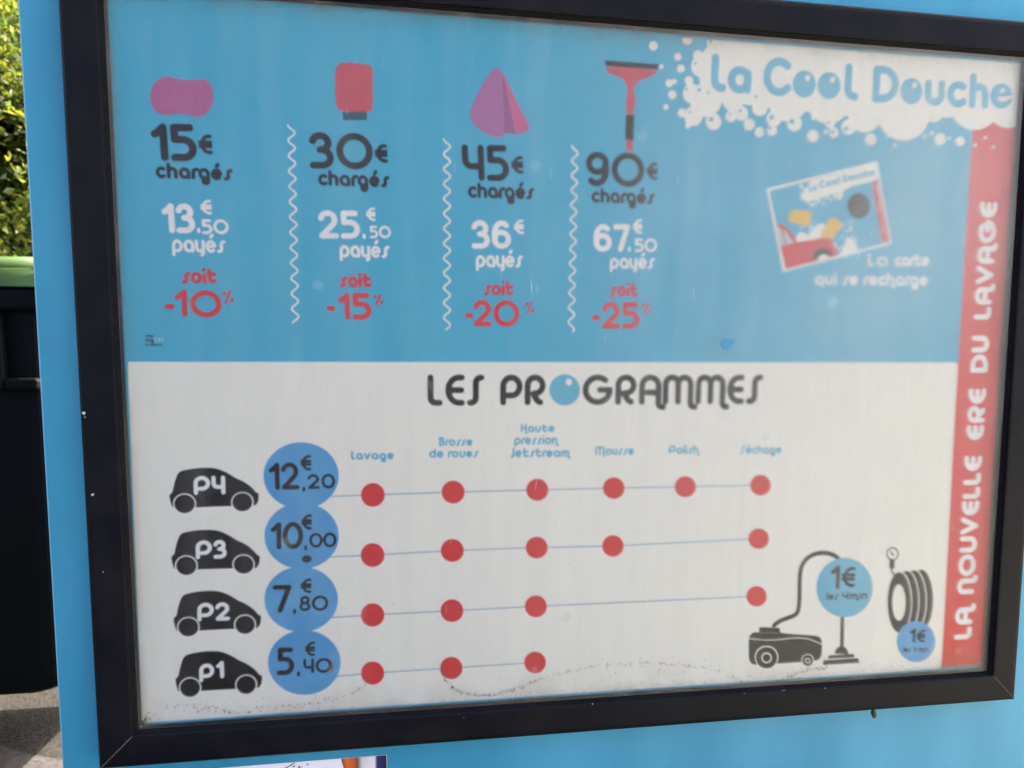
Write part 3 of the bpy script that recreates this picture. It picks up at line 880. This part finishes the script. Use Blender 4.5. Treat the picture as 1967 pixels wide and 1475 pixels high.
# folded cloth
CO, CS = (840, 60), 3.5125
cl = [(395, 250), (430, 268), (470, 338), (520, 448), (570, 550), (622, 640), (618, 670), (590, 688), (520, 702), (480, 690), (452, 690), (446, 720), (390, 720), (330, 700), (260, 652), (222, 600), (218, 575), (228, 530), (262, 440), (310, 358), (360, 275)]
cloth = poly_obj('cloth_picture', pxs(smooth_closed(cl, 1), CO, CS), 'p_pinklight', 2, poster, 0.0007)
poly_obj('fold', pxs([(438, 300), (470, 390), (522, 700), (480, 690), (452, 692)], CO, CS), 'p_pinkdark', 3, cloth, 0.0006)
poly_obj('flap', pxs(smooth_closed([(430, 272), (470, 340), (520, 450), (570, 550), (616, 640), (612, 668), (585, 684), (522, 697), (470, 400)], 1), CO, CS), 'p_coral', 4, cloth, 0.0006)
# squeegee
sq = [(1135, 240), (1483, 265), (1476, 290), (1440, 311), (1370, 335), (1335, 362), (1322, 405), (1336, 470), (1330, 505), (1318, 575), (1276, 575), (1268, 490), (1283, 420), (1276, 362), (1240, 320), (1165, 296), (1140, 272)]
squ = Shape().poly(pxs(smooth_closed(sq, 1), CO, CS)).poly(pxs([(1275, 730), (1313, 730), (1319, 812), (1270, 812)], CO, CS))
squeegee = print_mesh('squeegee_picture', squ, 'p_red', 2, poster, 0.0007)
squeegee.data.materials[0] = M['p_brushred']
poly_obj('blade', pxs([(1125, 204), (1491, 230), (1484, 266), (1134, 240)], CO, CS), 'p_black', 3, squeegee, 0.0006)
poly_obj('grip', pxs([(1269, 570), (1326, 570), (1321, 742), (1265, 736)], CO, CS), 'p_black', 3, squeegee, 0.0006)

# small designer credit
cr = text_obj('designer_credit', [('design', (281, 647), (296, 647), 4.2, 0.9), ('zig', (281, 656.5), (296.5, 657), 8, 1.5), ('by zigentric', (281, 664), (314, 664.5), 4.2, 0.9)], 'p_black', 3, poster, 0.0003)
text_obj('lettering', [('Oh!', (297.5, 657), (315, 657), 8, 1.2)], 'p_glass', 3, cr, 0.0003)

# --- picture of the reload card
HO, HS = (1460, 300), 5.4618
def hp(pts): return pxs(pts, HO, HS)
card = poly_obj('card_picture', hp([(58, 348), (1220, 58), (1372, 925), (232, 1218)]), 'p_white', 2, poster, 0.0012)
poly_obj('card_sky', hp([(90, 370), (1200, 92), (1348, 905), (263, 1186)]), 'p_blue', 3, card, 0.0012)
cf = Shape()
cf.poly(hp([(515, 270), (1203, 90), (1228, 235), (1190, 262), (1075, 290), (960, 320), (880, 360), (840, 390), (740, 405), (640, 438), (540, 470), (470, 480), (440, 440), (450, 370), (490, 310)]))
for k in range(34):
    t = rnd.random()
    cf.poly(hp(ellipse(430 + t * 420 + rnd.gauss(0, 25), 470 - t * 70 + rnd.gauss(0, 25), rnd.uniform(8, 20), None, 12)))
for k in range(12):
    cf.poly(hp(ellipse(rnd.gauss(425, 20), rnd.uniform(290, 480), rnd.uniform(7, 14), None, 12)))
cf.poly(hp([(360, 885), (385, 820), (410, 800), (450, 805), (500, 845), (540, 780), (590, 725), (640, 715), (690, 745), (640, 790), (625, 850), (600, 878), (390, 912)]))
cf.poly(hp([(820, 1050), (870, 950), (890, 870), (920, 850), (960, 880), (1010, 940), (1012, 995)]))
for k in range(40):
    cf.poly(hp(ellipse(rnd.gauss(900, 75), rnd.gauss(900, 90) if k < 28 else rnd.uniform(680, 800), rnd.uniform(5, 13), None, 10)))
for k in range(20):
    cf.poly(hp(ellipse(rnd.uniform(380, 680), rnd.gauss(770, 40), rnd.uniform(7, 16), None, 10)))
print_mesh('card_foam', cf, 'p_white', 4, card, 0.0006)
text_obj('lettering', [('La', pxs and (1460 + 505 / HS, 300 + 385 / HS), (1460 + 590 / HS, 300 + 362 / HS), 15, 4.2),
                       ('Cool', (1460 + 612 / HS, 300 + 350 / HS), (1460 + 835 / HS, 300 + 296 / HS), 15, 4.4),
                       ('Douche', (1460 + 862 / HS, 300 + 285 / HS), (1460 + 1195 / HS, 300 + 208 / HS), 14.5, 4.2)], 'p_pale', 5, card, 0.0005)
strip = poly_obj('card_band', hp([(1165, 280), (1226, 262), (1343, 888), (1268, 908)]), 'p_red', 5, card, 0.0008)
b0, b1 = (1460 + 1300 / HS, 300 + 820 / HS), (1460 + 1218 / HS, 300 + 300 / HS)
text_obj('lettering', [('LA NOUVELLE ERE DU LAVAGE', b0, b1, 3.6, 0.8)], 'p_ink_white', 6, strip, 0.0003)
disc = poly_obj('card_badge', hp(ellipse(1023, 525, 118, 136)), 'p_black', 5, card, 0.0008)
bd = Shape()
for (x0, y0, x1, y1) in ((950, 472, 1072, 442), (945, 542, 1102, 500), (945, 598, 1108, 555)):
    n = int((x1 - x0) / 24)
    for k in range(n):
        a, b = k / n, (k + 0.72) / n
        bd.stroke(hp([(x0 + (x1 - x0) * a, y0 + (y1 - y0) * a + rnd.uniform(-5, 5)), (x0 + (x1 - x0) * b, y0 + (y1 - y0) * b + rnd.uniform(-5, 5))]), 0.0005)
M['p_grey'] = mat('print_grey', (0.22, 0.20, 0.19), 0.6, 0.06)
print_mesh('lettering', bd, 'p_grey', 6, disc, 0.0003)
for pts in ([(290, 650), (300, 600), (340, 565), (400, 570), (460, 572), (505, 572), (530, 610), (525, 680), (500, 735), (450, 745), (410, 720), (350, 705), (300, 695)],
            [(690, 690), (740, 650), (790, 655), (845, 700), (850, 740), (830, 780), (780, 810), (775, 850), (745, 888), (680, 870), (625, 855), (640, 790), (685, 745)]):
    poly_obj('card_sponge', hp(smooth_closed(pts, 2)), 'p_yellow', 5, card, 0.0006)
ccar = Shape().poly(hp([(165, 727), (215, 722), (260, 745), (320, 810), (385, 906), (480, 890), (600, 872), (700, 865), (745, 885), (772, 930), (805, 1000), (800, 1040), (765, 1056), (540, 1113), (263, 1186), (210, 965)]))
cc = print_mesh('card_car', ccar, 'p_red', 6, card, 0.0008)
poly_obj('window', hp([(168, 748), (208, 762), (250, 940), (214, 952)]), 'p_glass', 7, cc, 0.0006)
poly_obj('window', hp([(226, 772), (255, 790), (345, 918), (268, 935)]), 'p_glass', 7, cc, 0.0006)
bl_y = lambda x: 1186 - (x - 263) * (281 / 1085.0)
def upper(c, r):
    p = [q_ for q_ in arc(c[0], c[1], r, r, 0, 360, 60) if q_[1] < bl_y(q_[0])]
    p.sort(key=lambda q_: q_[0])
    return p
wh = poly_obj('wheel', hp(upper((648, 1082), 112)), 'p_black', 7, cc, 0.0006)
poly_obj('hub', hp(upper((655, 1098), 62)), 'p_white', 8, wh, 0.0006)
poly_obj('headlight', hp([(752, 892), (790, 938), (800, 982), (766, 945)]), 'p_white', 7, cc, 0.0005)
text_obj('card_caption', [('ła', (1665, 511.6), (1703, 511.8), 24.5, 5), ('carte', (1717, 511.8), (1782, 512), 24, 5),
                          ('qui', (1563.5, 547.5), (1604.5, 548), 24, 5), ('se', (1616, 548), (1646, 548.3), 24, 5), ('recħarge', (1657, 548.5), (1779.5, 549.5), 24, 5)], 'p_ink_white', 3, poster)

# --- programme table
LO, LS = (780, 690), 2.588
def lx(v): return 780 + v / LS
hd = []
for ch, a, b in (('L', 107, 182), ('E', 195, 292), ('S', 302, 389), ('P', 467, 578), ('R', 588, 692), ('G', 875, 1025), ('R', 1037, 1142), ('A', 1155, 1290), ('M', 1272, 1447), ('M', 1434, 1605), ('E', 1591, 1676), ('S', 1685, 1768)):
    yb = 690 + (231 - 8 * (a - 107) / 1600) / LS
    hd.append((ch, (lx(a), yb), (lx(b), yb - 0.1), 60 - 3 * (a - 107) / 1600, 11.6))
text_obj('heading_lettering', hd[:3], 'p_black', 3, poster)
text_obj('heading_lettering', hd[3:5], 'p_black', 3, poster)
text_obj('heading_lettering', hd[5:], 'p_black', 3, poster)
hb = Shape().poly(pxs(ellipse(787, 152, 76, 77), LO, LS)).poly(pxs(ellipse(808, 113, 16, 17, 24), LO, LS), sub=True)
ball = print_mesh('heading_bubble', hb, 'p_head', 3, poster, 0.0008)
CH = [[('łavage', (674.6, 882.3), (756.8, 881.8), 16.8, 4.0)],
      [('Brosse', (843, 856), (907.5, 856), 17, 3.7), ('de', (824.4, 878.6), (852, 878.4), 17, 3.7), ('roues', (860, 878.4), (919, 878), 17, 3.7)],
      [('Haute', (1000, 830), (1065, 829.8), 16.5, 3.7), ('pression', (987.5, 853.4), (1073, 853), 18, 3.7), ('Jetstream', (980, 877.8), (1096, 877.4), 18, 3.7)],
      [('Mousse', (1142.4, 873.5), (1216.6, 873.3), 17, 3.5)], [('Polisħ', (1283.5, 871.6), (1343.5, 871.3), 16.8, 3.4)], [('Séchage', (1419.5, 871), (1499.5, 870.6), 16.6, 3.4)]]
for it in CH:
    text_obj('column_heading', it, 'p_head', 3, poster)

rows = [((637, 952.5), [(716.5, 949.6, 22.8), (870.4, 944.3, 22), (1031.8, 940, 21.2), (1178.3, 936.6, 20.7), (1315.4, 934, 20.2), (1459.5, 931, 19.8)]),
        ((633, 1068.5), [(716, 1064.8, 22.8), (868.7, 1056, 22), (1030.5, 1050.6, 21), (1176.6, 1047.4, 20.5), (1456, 1033.5, 19.6)]),
        ((636, 1184.5), [(716, 1179.4, 22.5), (868, 1171.3, 21.8), (1029, 1163, 21), (1452, 1143.8, 19.5)]),
        ((646, 1297), [(716, 1290.6, 22.3), (867, 1281, 21.5), (1027.5, 1270.5, 20.8)])]
for st, dots in rows:
    ln = Shape().stroke([pp(*st)] + [pp(x, y) for x, y, r in dots], wpx(900, 1000, 1.7))
    print_mesh('guide_line', ln, 'p_line', 2, poster, 0.0004)
    for x, y, r in dots:
        poly_obj('red_dot', [pp(*e) for e in ellipse(x, y, r, r * 1.0, 40)], 'p_red', 3, poster, 0.0012)

KO, KS = (300, 830), 4.098
car0 = [(105, 487), (131, 475), (140, 430), (155, 370), (180, 310), (240, 292), (320, 280), (400, 276), (462, 279), (530, 300), (590, 332), (625, 356), (680, 378), (730, 410), (765, 440), (790, 472), (808, 475), (812, 500), (805, 545), (785, 573), (765, 576), (600, 578), (318, 588), (140, 597), (120, 560)]
cars = [((325.6, 948.4), (498.1, 952.0), [('P4', (373.7, 949.8), (434.2, 948.6), 36, 7.4)]),
        ((329.3, 1066.7), (500.1, 1071.6), [('P3', (377.6, 1072.8), (436.7, 1071), 35.6, 7.3)]),
        ((333.4, 1184.9), (502.5, 1186.1), [('P2', (380.5, 1191.8), (442.8, 1189.6), 35, 7.2)]),
        ((337.1, 1300.8), (504.5, 1300.8), [('P', (383.7, 1308), (412.5, 1307), 35, 7.1), ('1', (417.2, 1301), (431.8, 1300), 33, 7.0)])]
prices = [((579, 913, 72.2, 64), [('12', (518, 940.5), (576.5, 939), 52, 8.6), ('€', (577.5, 903), (599, 903), 30, 5), (',', (581.5, 941), (587, 941), 27, 5.4), ('2Ø', (592, 938.5), (644.6, 937), 28.5, 5.2)]),
          ((580, 1028, 71.3, 63.5), [('1Ø', (521, 1054), (583, 1053), 52, 8.6), ('€', (579, 1016), (600, 1016), 29.5, 5), (',', (585, 1053), (590.6, 1053), 30, 5.4), ('00', (595, 1051), (647, 1049.5), 28.5, 5)]),
          ((579, 1149.5, 70.5, 62.7), [('7', (524, 1175.3), (560.5, 1174.5), 53, 9), ('€', (577.5, 1137.3), (599, 1137.3), 28, 5), (',', (563.5, 1175), (569.5, 1175), 30, 5.6), ('80', (575.7, 1172.5), (631.2, 1171), 29.5, 5.2)]),
          ((585, 1270.3, 69.6, 62), [('5', (532, 1294.7), (565.6, 1294.2), 53, 9.3), ('€', (585.5, 1258), (605.5, 1258), 28, 5), (',', (571, 1294.5), (577, 1294.5), 28, 5.8), ('40', (583, 1291.5), (638, 1289.5), 28.5, 5.2)])]
for (lf, rt, tx), (ci, ptx) in zip(cars, prices):
    l0, r0 = (300 + 105 / KS, 830 + 485 / KS), (300 + 812 / KS, 830 + 500 / KS)
    def cm(p):
        x, y = 300 + p[0] / KS, 830 + p[1] / KS
        t = (x - l0[0]) / (r0[0] - l0[0])
        return (lf[0] + t * (rt[0] - lf[0]), y + (lf[1] - l0[1]) * (1 - t) + (rt[1] - r0[1]) * t)
    sh = Shape().poly([pp(*cm(p)) for p in smooth_closed(car0, 1)])
    for c in ((228, 560, 91, 82), (682, 547, 89, 80)):
        sh.poly([pp(*cm(p)) for p in ellipse(*c)], sub=True)
    carp = print_mesh('car_picture', sh, 'p_black', 2, poster, 0.0009)
    for c in ((228, 560, 81, 73), (682, 547, 79, 72)):
        poly_obj('wheel', [pp(*cm(p)) for p in ellipse(*c)], 'p_black', 2, carp, 0.0009)
    text_obj('lettering', tx, 'p_ink_white', 3, carp)
    cir = poly_obj('price_circle', [pp(*p) for p in ellipse(*ci, 56)], 'p_sticker', 2 + 0.5 * prices.index((ci, ptx)), poster, 0.002)
    text_obj('lettering', ptx, 'p_black', 5, cir)
    if ptx[0][0] == '1Ø':
        poly_obj('ink_blot', [pp(*p) for p in ellipse(590, 1072, 9.4, 7.2, 24)], 'p_black', 5, cir, 0.0008)

# --- vacuum cleaner and hose reel pictures
VO, VS = (1400, 1020), 4.470
def vp(pts): return pxs(pts, VO, VS)
def vw(w): return wpx(1600, 1180, w / VS)
vac = Shape().poly(vp(smooth_closed([(165, 1085), (165, 1000), (165, 920), (172, 892), (200, 864), (236, 860), (256, 860), (253, 835), (258, 820), (270, 817), (410, 821), (430, 826), (434, 845), (433, 868), (560, 878), (735, 890), (772, 898), (790, 925), (794, 965), (791, 1050), (776, 1088), (740, 1107), (600, 1116), (410, 1130), (225, 1140), (185, 1132)], 1)))
vac.poly(vp(ellipse(318, 1075, 101, 99)), sub=True).poly(vp(ellipse(670, 1100, 53, 53)), sub=True)
vac.stroke(vp([(150, 914), (300, 928), (420, 925), (520, 912), (600, 908), (680, 918), (740, 942), (800, 968)]), vw(7), sub=True)
vac.stroke(vp([(236, 861), (430, 870)]), vw(3), sub=True)
vac.poly(vp(ellipse(318, 1078, 92, 92))).poly(vp(ellipse(670, 1101, 46, 48)))
for r_, s_ in ((45, True), (35, False)): vac.poly(vp(ellipse(318, 1080, r_)), sub=s_)
for r_, s_ in ((23, True), (16, False)): vac.poly(vp(ellipse(670, 1105, r_)), sub=s_)
vacuum = print_mesh('vacuum_picture', vac, 'p_black', 2, poster, 0.0006)
hose = Shape().stroke(vp(smooth_open([(385, 800), (430, 765), (500, 738), (560, 718), (588, 685), (600, 600), (600, 450), (606, 330), (640, 250), (710, 196), (800, 178), (880, 192), (930, 225), (960, 262)], 2)), vw(36))
hose.poly(vp([(355, 815), (400, 815), (420, 778), (395, 778)]))
print_mesh('hose', hose, 'p_black', 2, vacuum, 0.0007)
noz = Shape().stroke(vp([(968, 700), (962, 1000)]), vw(33))
noz.poly(vp(arc(960, 1046, 58, 66, 180, 360)))
noz.poly(vp([(845, 1088), (847, 1068), (862, 1058), (1055, 1045), (1070, 1052), (1070, 1076)]))
noz.poly(vp([(800, 1141), (802, 1112), (818, 1100), (1092, 1081), (1110, 1094), (1110, 1124)]))
print_mesh('nozzle', noz, 'p_black', 2, vacuum, 0.0006)
vc = poly_obj('vacuum_price_circle', vp(ellipse(986, 478, 241, 254, 56)), 'p_head', 4, poster, 0.002)
text_obj('lettering', [('1', (1593, 1130.5), (1610.5, 1130), 46, 8), ('€', (1613, 1126.5), (1640, 1126), 39, 6.4), ('les', (1586, 1151), (1608.5, 1150.4), 15, 3), ('4miń', (1615, 1149.8), (1663, 1148.8), 14.5, 3)], 'p_black', 5, vc)
reel = Shape()
reel.stroke(vp(arc(1397, 190, 49, 51, 0, 360)), vw(11)).stroke(vp([(1376, 166), (1400, 198)]), vw(9)).poly(vp(ellipse(1398, 195, 10)))
reel.poly(vp([(1370, 245), (1416, 245), (1413, 316), (1371, 314)]))
reel.stroke(vp(smooth_open([(1388, 316), (1394, 350), (1428, 385)], 2)), vw(14))
for k in (3, 2, 1):
    reel.poly(vp(ellipse(1455 + 63 * k, 600 - 6 * k, 100, 258, 60)))
    reel.poly(vp(ellipse(1455 + 63 * (k - 1) + 9, 602 - 6 * (k - 1), 101, 262, 60)), sub=True)
reel.poly(vp(ellipse(1455, 605, 100, 258, 60))).poly(vp(ellipse(1452, 607, 57, 155, 50)), sub=True)
hreel = print_mesh('hose_reel_picture', reel, 'p_black', 2, poster, 0.0006)
rc = poly_obj('hose_price_circle', vp(ellipse(1598, 940, 165, 175, 48)), 'p_sticker', 4, poster, 0.0015)
text_obj('lettering', [('1', (1743.8, 1232.5), (1754.8, 1232.3), 27.5, 5.2), ('€', (1757, 1232), (1774, 1231.8), 25, 4.4), ('les', (1732.7, 1250.4), (1746.5, 1250.2), 10, 2.1), ('4', (1752, 1250), (1757.5, 1250), 9.5, 2.0), ('miń', (1762, 1249.8), (1780.5, 1249.4), 10, 2.1)], 'p_black', 5, rc)

# ------------------------------------------------------------------ paper notice below the frame
NY = 0.0132
notice = thing('paper_notice', 'white printed sheet with an orange and navy stripe, below the black frame', 'notice')
def npt(px, py): return on_plane(px, py, NY)
a_, b_ = npt(478, 1470), npt(743, 1449)
ang = math.atan2(b_[1] - a_[1], b_[0] - a_[0])
bot = -0.60
def quad(name, x0, x1, zt0, zt1, zb, y, material):
    return mesh(name, [(x0, y, zb), (x1, y, zb), (x1, y, zt1), (x0, y, zt0), (x0, y + 0.0006, zb), (x1, y + 0.0006, zb), (x1, y + 0.0006, zt1), (x0, y + 0.0006, zt0)],
                [[0, 1, 2, 3], [7, 6, 5, 4], [3, 2, 6, 7], [1, 5, 6, 2], [0, 3, 7, 4], [0, 4, 5, 1]], material, notice)
lz = lambda x: a_[1] + (b_[1] - a_[1]) * (x - a_[0]) / (b_[0] - a_[0])
xl = a_[0] - 0.03
quad('sheet', xl, b_[0], lz(xl), b_[1], bot, NY, 'paper')
stripe_x = [npt(660, 1456)[0], npt(693, 1455)[0], npt(724, 1451)[0]]
def stripe(t, b, tc):
    sx_ = t.nodes.new('ShaderNodeSeparateXYZ'); t.links.new(tc.outputs['Object'], sx_.inputs[0])
    mr = t.nodes.new('ShaderNodeMapRange')
    mr.inputs[1].default_value = npt(655, 1456)[0]; mr.inputs[2].default_value = npt(743, 1450)[0]
    t.links.new(sx_.outputs[0], mr.inputs[0])
    rp = t.nodes.new('ShaderNodeValToRGB')
    e = rp.color_ramp.elements
    cols_ = [(0.0, (0.10, 0.05, 0.03)), (0.13, (0.62, 0.13, 0.02)), (0.27, (0.50, 0.10, 0.02)), (0.36, (0.14, 0.06, 0.05)), (0.46, (0.55, 0.52, 0.5)), (0.72, (0.68, 0.66, 0.66)), (0.78, (0.02, 0.03, 0.12)), (1.0, (0.008, 0.01, 0.02))]
    while len(e) < len(cols_): e.new(0.5)
    for el_, (p_, c_) in zip(e, cols_):
        el_.position = p_; el_.color = (*c_, 1)
    t.links.new(mr.outputs[0], rp.inputs[0]); t.links.new(rp.outputs[0], b.inputs['Base Color'])
M['stripe'] = mat('printed_stripe', (0.5, 0.1, 0.02), 0.5, 0.3, nodes=stripe)
y_ = NY - 0.00025
x0, x1 = npt(655, 1456)[0], b_[0] - 0.0004
mesh('printed_stripe', [(x0 + 0.012, y_, lz(x0) - 0.05), (x0 + 0.012, y_, bot + 0.01), (x1, y_, bot + 0.01), (x1, y_, lz(x1) - 0.0002), (x0, y_, lz(x0) - 0.0002)], [[0, 1, 2, 3, 4]], 'stripe', notice)
tw = Shape()
tw.stroke([npt(566, 1464), npt(556, 1470), npt(549, 1474), npt(530, 1490)], 0.0009)
for k in range(24):
    tw.poly([npt(x, y) for x, y in ellipse(rnd.gauss(575, 12), 1473 + rnd.gauss(0, 5), rnd.uniform(0.5, 1.8), None, 8)])
print_mesh('twig_print', tw, 'p_black', 0, notice, 0.0004, surf=NY - 0.0003)

# ------------------------------------------------------------------ insect cocoon hanging under the frame
cpos = on_plane(1680, 1372, -0.004)
bm = bmesh.new()
bmesh.ops.create_icosphere(bm, subdivisions=3, radius=1.0)
r3 = random.Random(12)
for v in bm.verts:
    k = 1 + 0.22 * math.sin(9 * v.co.x + 3) * math.cos(7 * v.co.z) + r3.uniform(-0.08, 0.08)
    top = 0.45 + 0.55 * sstep(-v.co.z, -1, 0.6)
    v.co = Vector((v.co.x * 0.0034 * k * top - 0.0012 * v.co.z, v.co.y * 0.003 * k, v.co.z * 0.0072))
bmesh.ops.translate(bm, verts=bm.verts, vec=(0, 0, 0))
coc = bm_obj('cocoon', bm, 'cocoon', None, True)
coc.location = (cpos[0], -0.002, -HH - 0.0398 - 0.0066)
tag(coc, 'tiny brown cocoon hanging from the underside of the black frame', 'cocoon')

# ------------------------------------------------------------------ waste container behind the panel
BX1, BX0 = -1.098, -2.46          # right / left end of the rim
BY0, BY1 = 1.10, 1.85
RIM = CPOS[2] + 0.0965 * 1.8625
BOT = CPOS[2] - 0.4385 * 1.935
binr = thing('waste_container', 'black wheeled waste container with a green lid, left of the blue panel', 'waste container', ((BX0 + BX1) / 2, 1.45, GZ))
def off(o):
    o.parent = binr
    o.matrix_parent_inverse = Matrix.Translation(-Vector(binr.location))
    return o
bm = bmesh.new()
def ringv(x0, x1, y0, y1, z, c=0.05):
    pts = []
    for cx_, cy_, a in ((x1 - c, y1 - c, 0), (x0 + c, y1 - c, 90), (x0 + c, y0 + c, 180), (x1 - c, y0 + c, 270)):
        for k in range(5):
            t = math.radians(a + k * 22.5)
            pts.append(bm.verts.new((cx_ + c * math.cos(t), cy_ + c * math.sin(t), z)))
    return pts
rs = [ringv(BX0 + 0.13, BX1 - 0.075, BY0 + 0.05, BY1 - 0.20, BOT), ringv(BX0 + 0.09, BX1 - 0.035, BY0 + 0.02, BY1 - 0.165, BOT + 0.022),
      ringv(BX0 + 0.075, BX1 - 0.022, BY0 + 0.015, BY1 - 0.15, BOT + 0.06),
      ringv(BX0 + 0.03, BX1 - 0.02, BY0 + 0.012, BY1 - 0.03, RIM - 0.10), ringv(BX0 + 0.03, BX1 - 0.02, BY0 + 0.012, BY1 - 0.03, RIM - 0.055)]
for a, b in zip(rs[:-1], rs[1:]):
    for i in range(20):
        bm.faces.new([a[i], a[(i + 1) % 20], b[(i + 1) % 20], b[i]])
bm.faces.new(rs[0][::-1]); bm.faces.new(rs[-1])
off(bm_obj('body', bm, 'bin'))
bm = bmesh.new()
bm_box(bm, (BX0, BY0 - 0.01, RIM - 0.055), (BX1, BY1, RIM), 0.012, 3)
off(bm_obj('rim', bm, 'bin'))
# raised strengthening rib and lifting pocket on the front
bm = bmesh.new()
bm_box(bm, (-1.235, BY0 - 0.020, RIM - 0.245), (-1.205, BY0 + 0.012, RIM - 0.056), 0.008, 2)
bm_box(bm, (-1.2045, BY0 - 0.020, RIM - 0.245), (-1.13, BY0 + 0.012, RIM - 0.215), 0.008, 2)
off(bm_obj('lifting_pocket', bm, 'bin'))
# domed lid
bm = bmesh.new()
NX, NYs = 12, 14
LH = 0.125
rows_ = []
for j in range(NYs + 1):
    t = j / NYs
    y = BY0 - 0.012 + t * (BY1 - BY0 + 0.02)
    z = RIM + 0.006 + 0.05 + (LH - 0.05) * math.sin(math.pi * min(1, 0.18 + t * 0.72)) ** 0.8 - 0.03
    if j == 0: z = RIM + 0.05
    rows_.append([bm.verts.new((BX0 + 0.01 + (BX1 - BX0 - 0.02) * i / NX, y, z)) for i in range(NX + 1)])
base = [[bm.verts.new((v.co.x, v.co.y, RIM + 0.003)) for v in r_] for r_ in (rows_[0], rows_[-1])]
for a, b in zip(rows_[:-1], rows_[1:]):
    for i in range(NX): bm.faces.new([a[i], a[i + 1], b[i + 1], b[i]])
for i in range(NX):
    bm.faces.new([base[0][i], base[0][i + 1], rows_[0][i + 1], rows_[0][i]])
    bm.faces.new([rows_[-1][i], rows_[-1][i + 1], base[1][i + 1], base[1][i]])
for s_ in (0, NX):
    bm.faces.new([r_[s_] for r_ in rows_] + [base[1][s_], base[0][s_]])
bmesh.ops.recalc_face_normals(bm, faces=bm.faces)
bmesh.ops.bevel(bm, geom=[e for e in bm.edges if e.calc_face_angle(0) > 0.6], offset=0.01, segments=3, affect='EDGES')
off(bm_obj('lid', bm, 'lid', None, True))
# castors
for cx_ in (BX0 + 0.25, BX1 - 0.58):
    for cy_ in (BY0 + 0.2, BY1 - 0.36):
        bm = bmesh.new()
        bmesh.ops.create_cone(bm, cap_ends=True, segments=28, radius1=0.085, radius2=0.085, depth=0.045)
        bmesh.ops.rotate(bm, verts=bm.verts, cent=(0, 0, 0), matrix=Matrix.Rotation(math.pi / 2, 3, 'Y'))
        bmesh.ops.bevel(bm, geom=[e for e in bm.edges if e.calc_face_angle(0) > 1], offset=0.008, segments=2, affect='EDGES')
        bmesh.ops.translate(bm, verts=bm.verts, vec=(cx_, cy_, GZ + 0.085))
        w_ = off(bm_obj('wheel', bm, 'rubber'))
        bm = bmesh.new()
        for s_ in (-1, 1):
            bm_box(bm, (cx_ + s_ * 0.030 - 0.003, cy_ - 0.02, GZ + 0.07), (cx_ + s_ * 0.030 + 0.003, cy_ + 0.02, BOT - 0.006))
        bm_box(bm, (cx_ - 0.045, cy_ - 0.045, BOT - 0.0058), (cx_ + 0.045, cy_ + 0.045, BOT - 0.0005))
        f_ = bm_obj('fork', bm, 'steel'); f_.parent = w_

# ------------------------------------------------------------------ trees behind
def tree(label, loc, height, crown_c, crown_r, nleaf, leaf, material, seed):
    r_ = random.Random(seed)
    t = thing('leafy_tree', label, 'tree', loc, 'trees behind the waste container')
    # trunk with limbs
    bm = bmesh.new()
    def tube(path, r0, r1):
        prev = None
        for i, p in enumerate(path):
            rr = r0 + (r1 - r0) * i / (len(path) - 1)
            ring = [bm.verts.new((p[0] + rr * math.cos(k * math.pi / 4), p[1] + rr * math.sin(k * math.pi / 4), p[2])) for k in range(8)]
            if prev:
                for k in range(8): bm.faces.new([prev[k], prev[(k + 1) % 8], ring[(k + 1) % 8], ring[k]])
            prev = ring
        bm.faces.new(prev)
    tube([(0, 0, 0), (0.03, 0.02, height * 0.25), (-0.02, 0.0, height * 0.5), (0.05, 0.03, height * 0.9)], 0.12, 0.03)
    for k in range(7):
        a = k * 0.9 + r_.random()
        z = height * (0.28 + 0.08 * k)
        L = crown_r * r_.uniform(0.5, 0.8)
        tube([(0, 0, z), (L * 0.4 * math.cos(a), L * 0.4 * math.sin(a), z + 0.2), (L * math.cos(a), L * math.sin(a), z + 0.5)], 0.04, 0.012)
    bm_obj('trunk', bm, 'bark', t)
    # crown: leaf blades on twigs clumped through the volume
    clumps = []
    while len(clumps) < 190:
        p = np.array([r_.gauss(0, 1) for _ in range(3)]); p /= np.linalg.norm(p)
        rad = crown_r * (0.45 + 0.55 * r_.random() ** 0.5)
        c = p * rad * np.array([1, 1, 1.15]) + np.array(crown_c)
        if c[2] < 0.25: continue
        clumps.append((c, crown_r * r_.uniform(0.10, 0.24)))
    N = nleaf
    rs_ = np.random.RandomState(seed)
    ci = rs_.randint(0, len(clumps), N)
    C = np.array([c for c, s in clumps])[ci]; Sg = np.array([s for c, s in clumps])[ci]
    pos = C + rs_.normal(0, 1, (N, 3)) * Sg[:, None] * 0.62
    nrm = rs_.normal(0, 1, (N, 3)) + np.array([0, -0.3, 0.9]); nrm /= np.linalg.norm(nrm, axis=1)[:, None]
    ax = np.cross(nrm, rs_.normal(0, 1, (N, 3))); ax /= np.linalg.norm(ax, axis=1)[:, None]
    bx = np.cross(nrm, ax)
    L = leaf * rs_.uniform(0.6, 1.25, N)[:, None]; Wd = L * 0.5
    v0 = pos - ax * L * 0.5; v3 = pos + ax * L * 0.5 - nrm * L * 0.08
    v1 = pos + bx * Wd * 0.5 + nrm * L * 0.10; v2 = pos - bx * Wd * 0.5 + nrm * L * 0.10
    V = np.stack([v0, v1, v3, v2], 1).reshape(-1, 3)
    F = [(4 * i, 4 * i + 1, 4 * i + 2) for i in range(N)] + [(4 * i, 4 * i + 2, 4 * i + 3) for i in range(N)]
    mesh('crown', V, F, material, t)
    return t
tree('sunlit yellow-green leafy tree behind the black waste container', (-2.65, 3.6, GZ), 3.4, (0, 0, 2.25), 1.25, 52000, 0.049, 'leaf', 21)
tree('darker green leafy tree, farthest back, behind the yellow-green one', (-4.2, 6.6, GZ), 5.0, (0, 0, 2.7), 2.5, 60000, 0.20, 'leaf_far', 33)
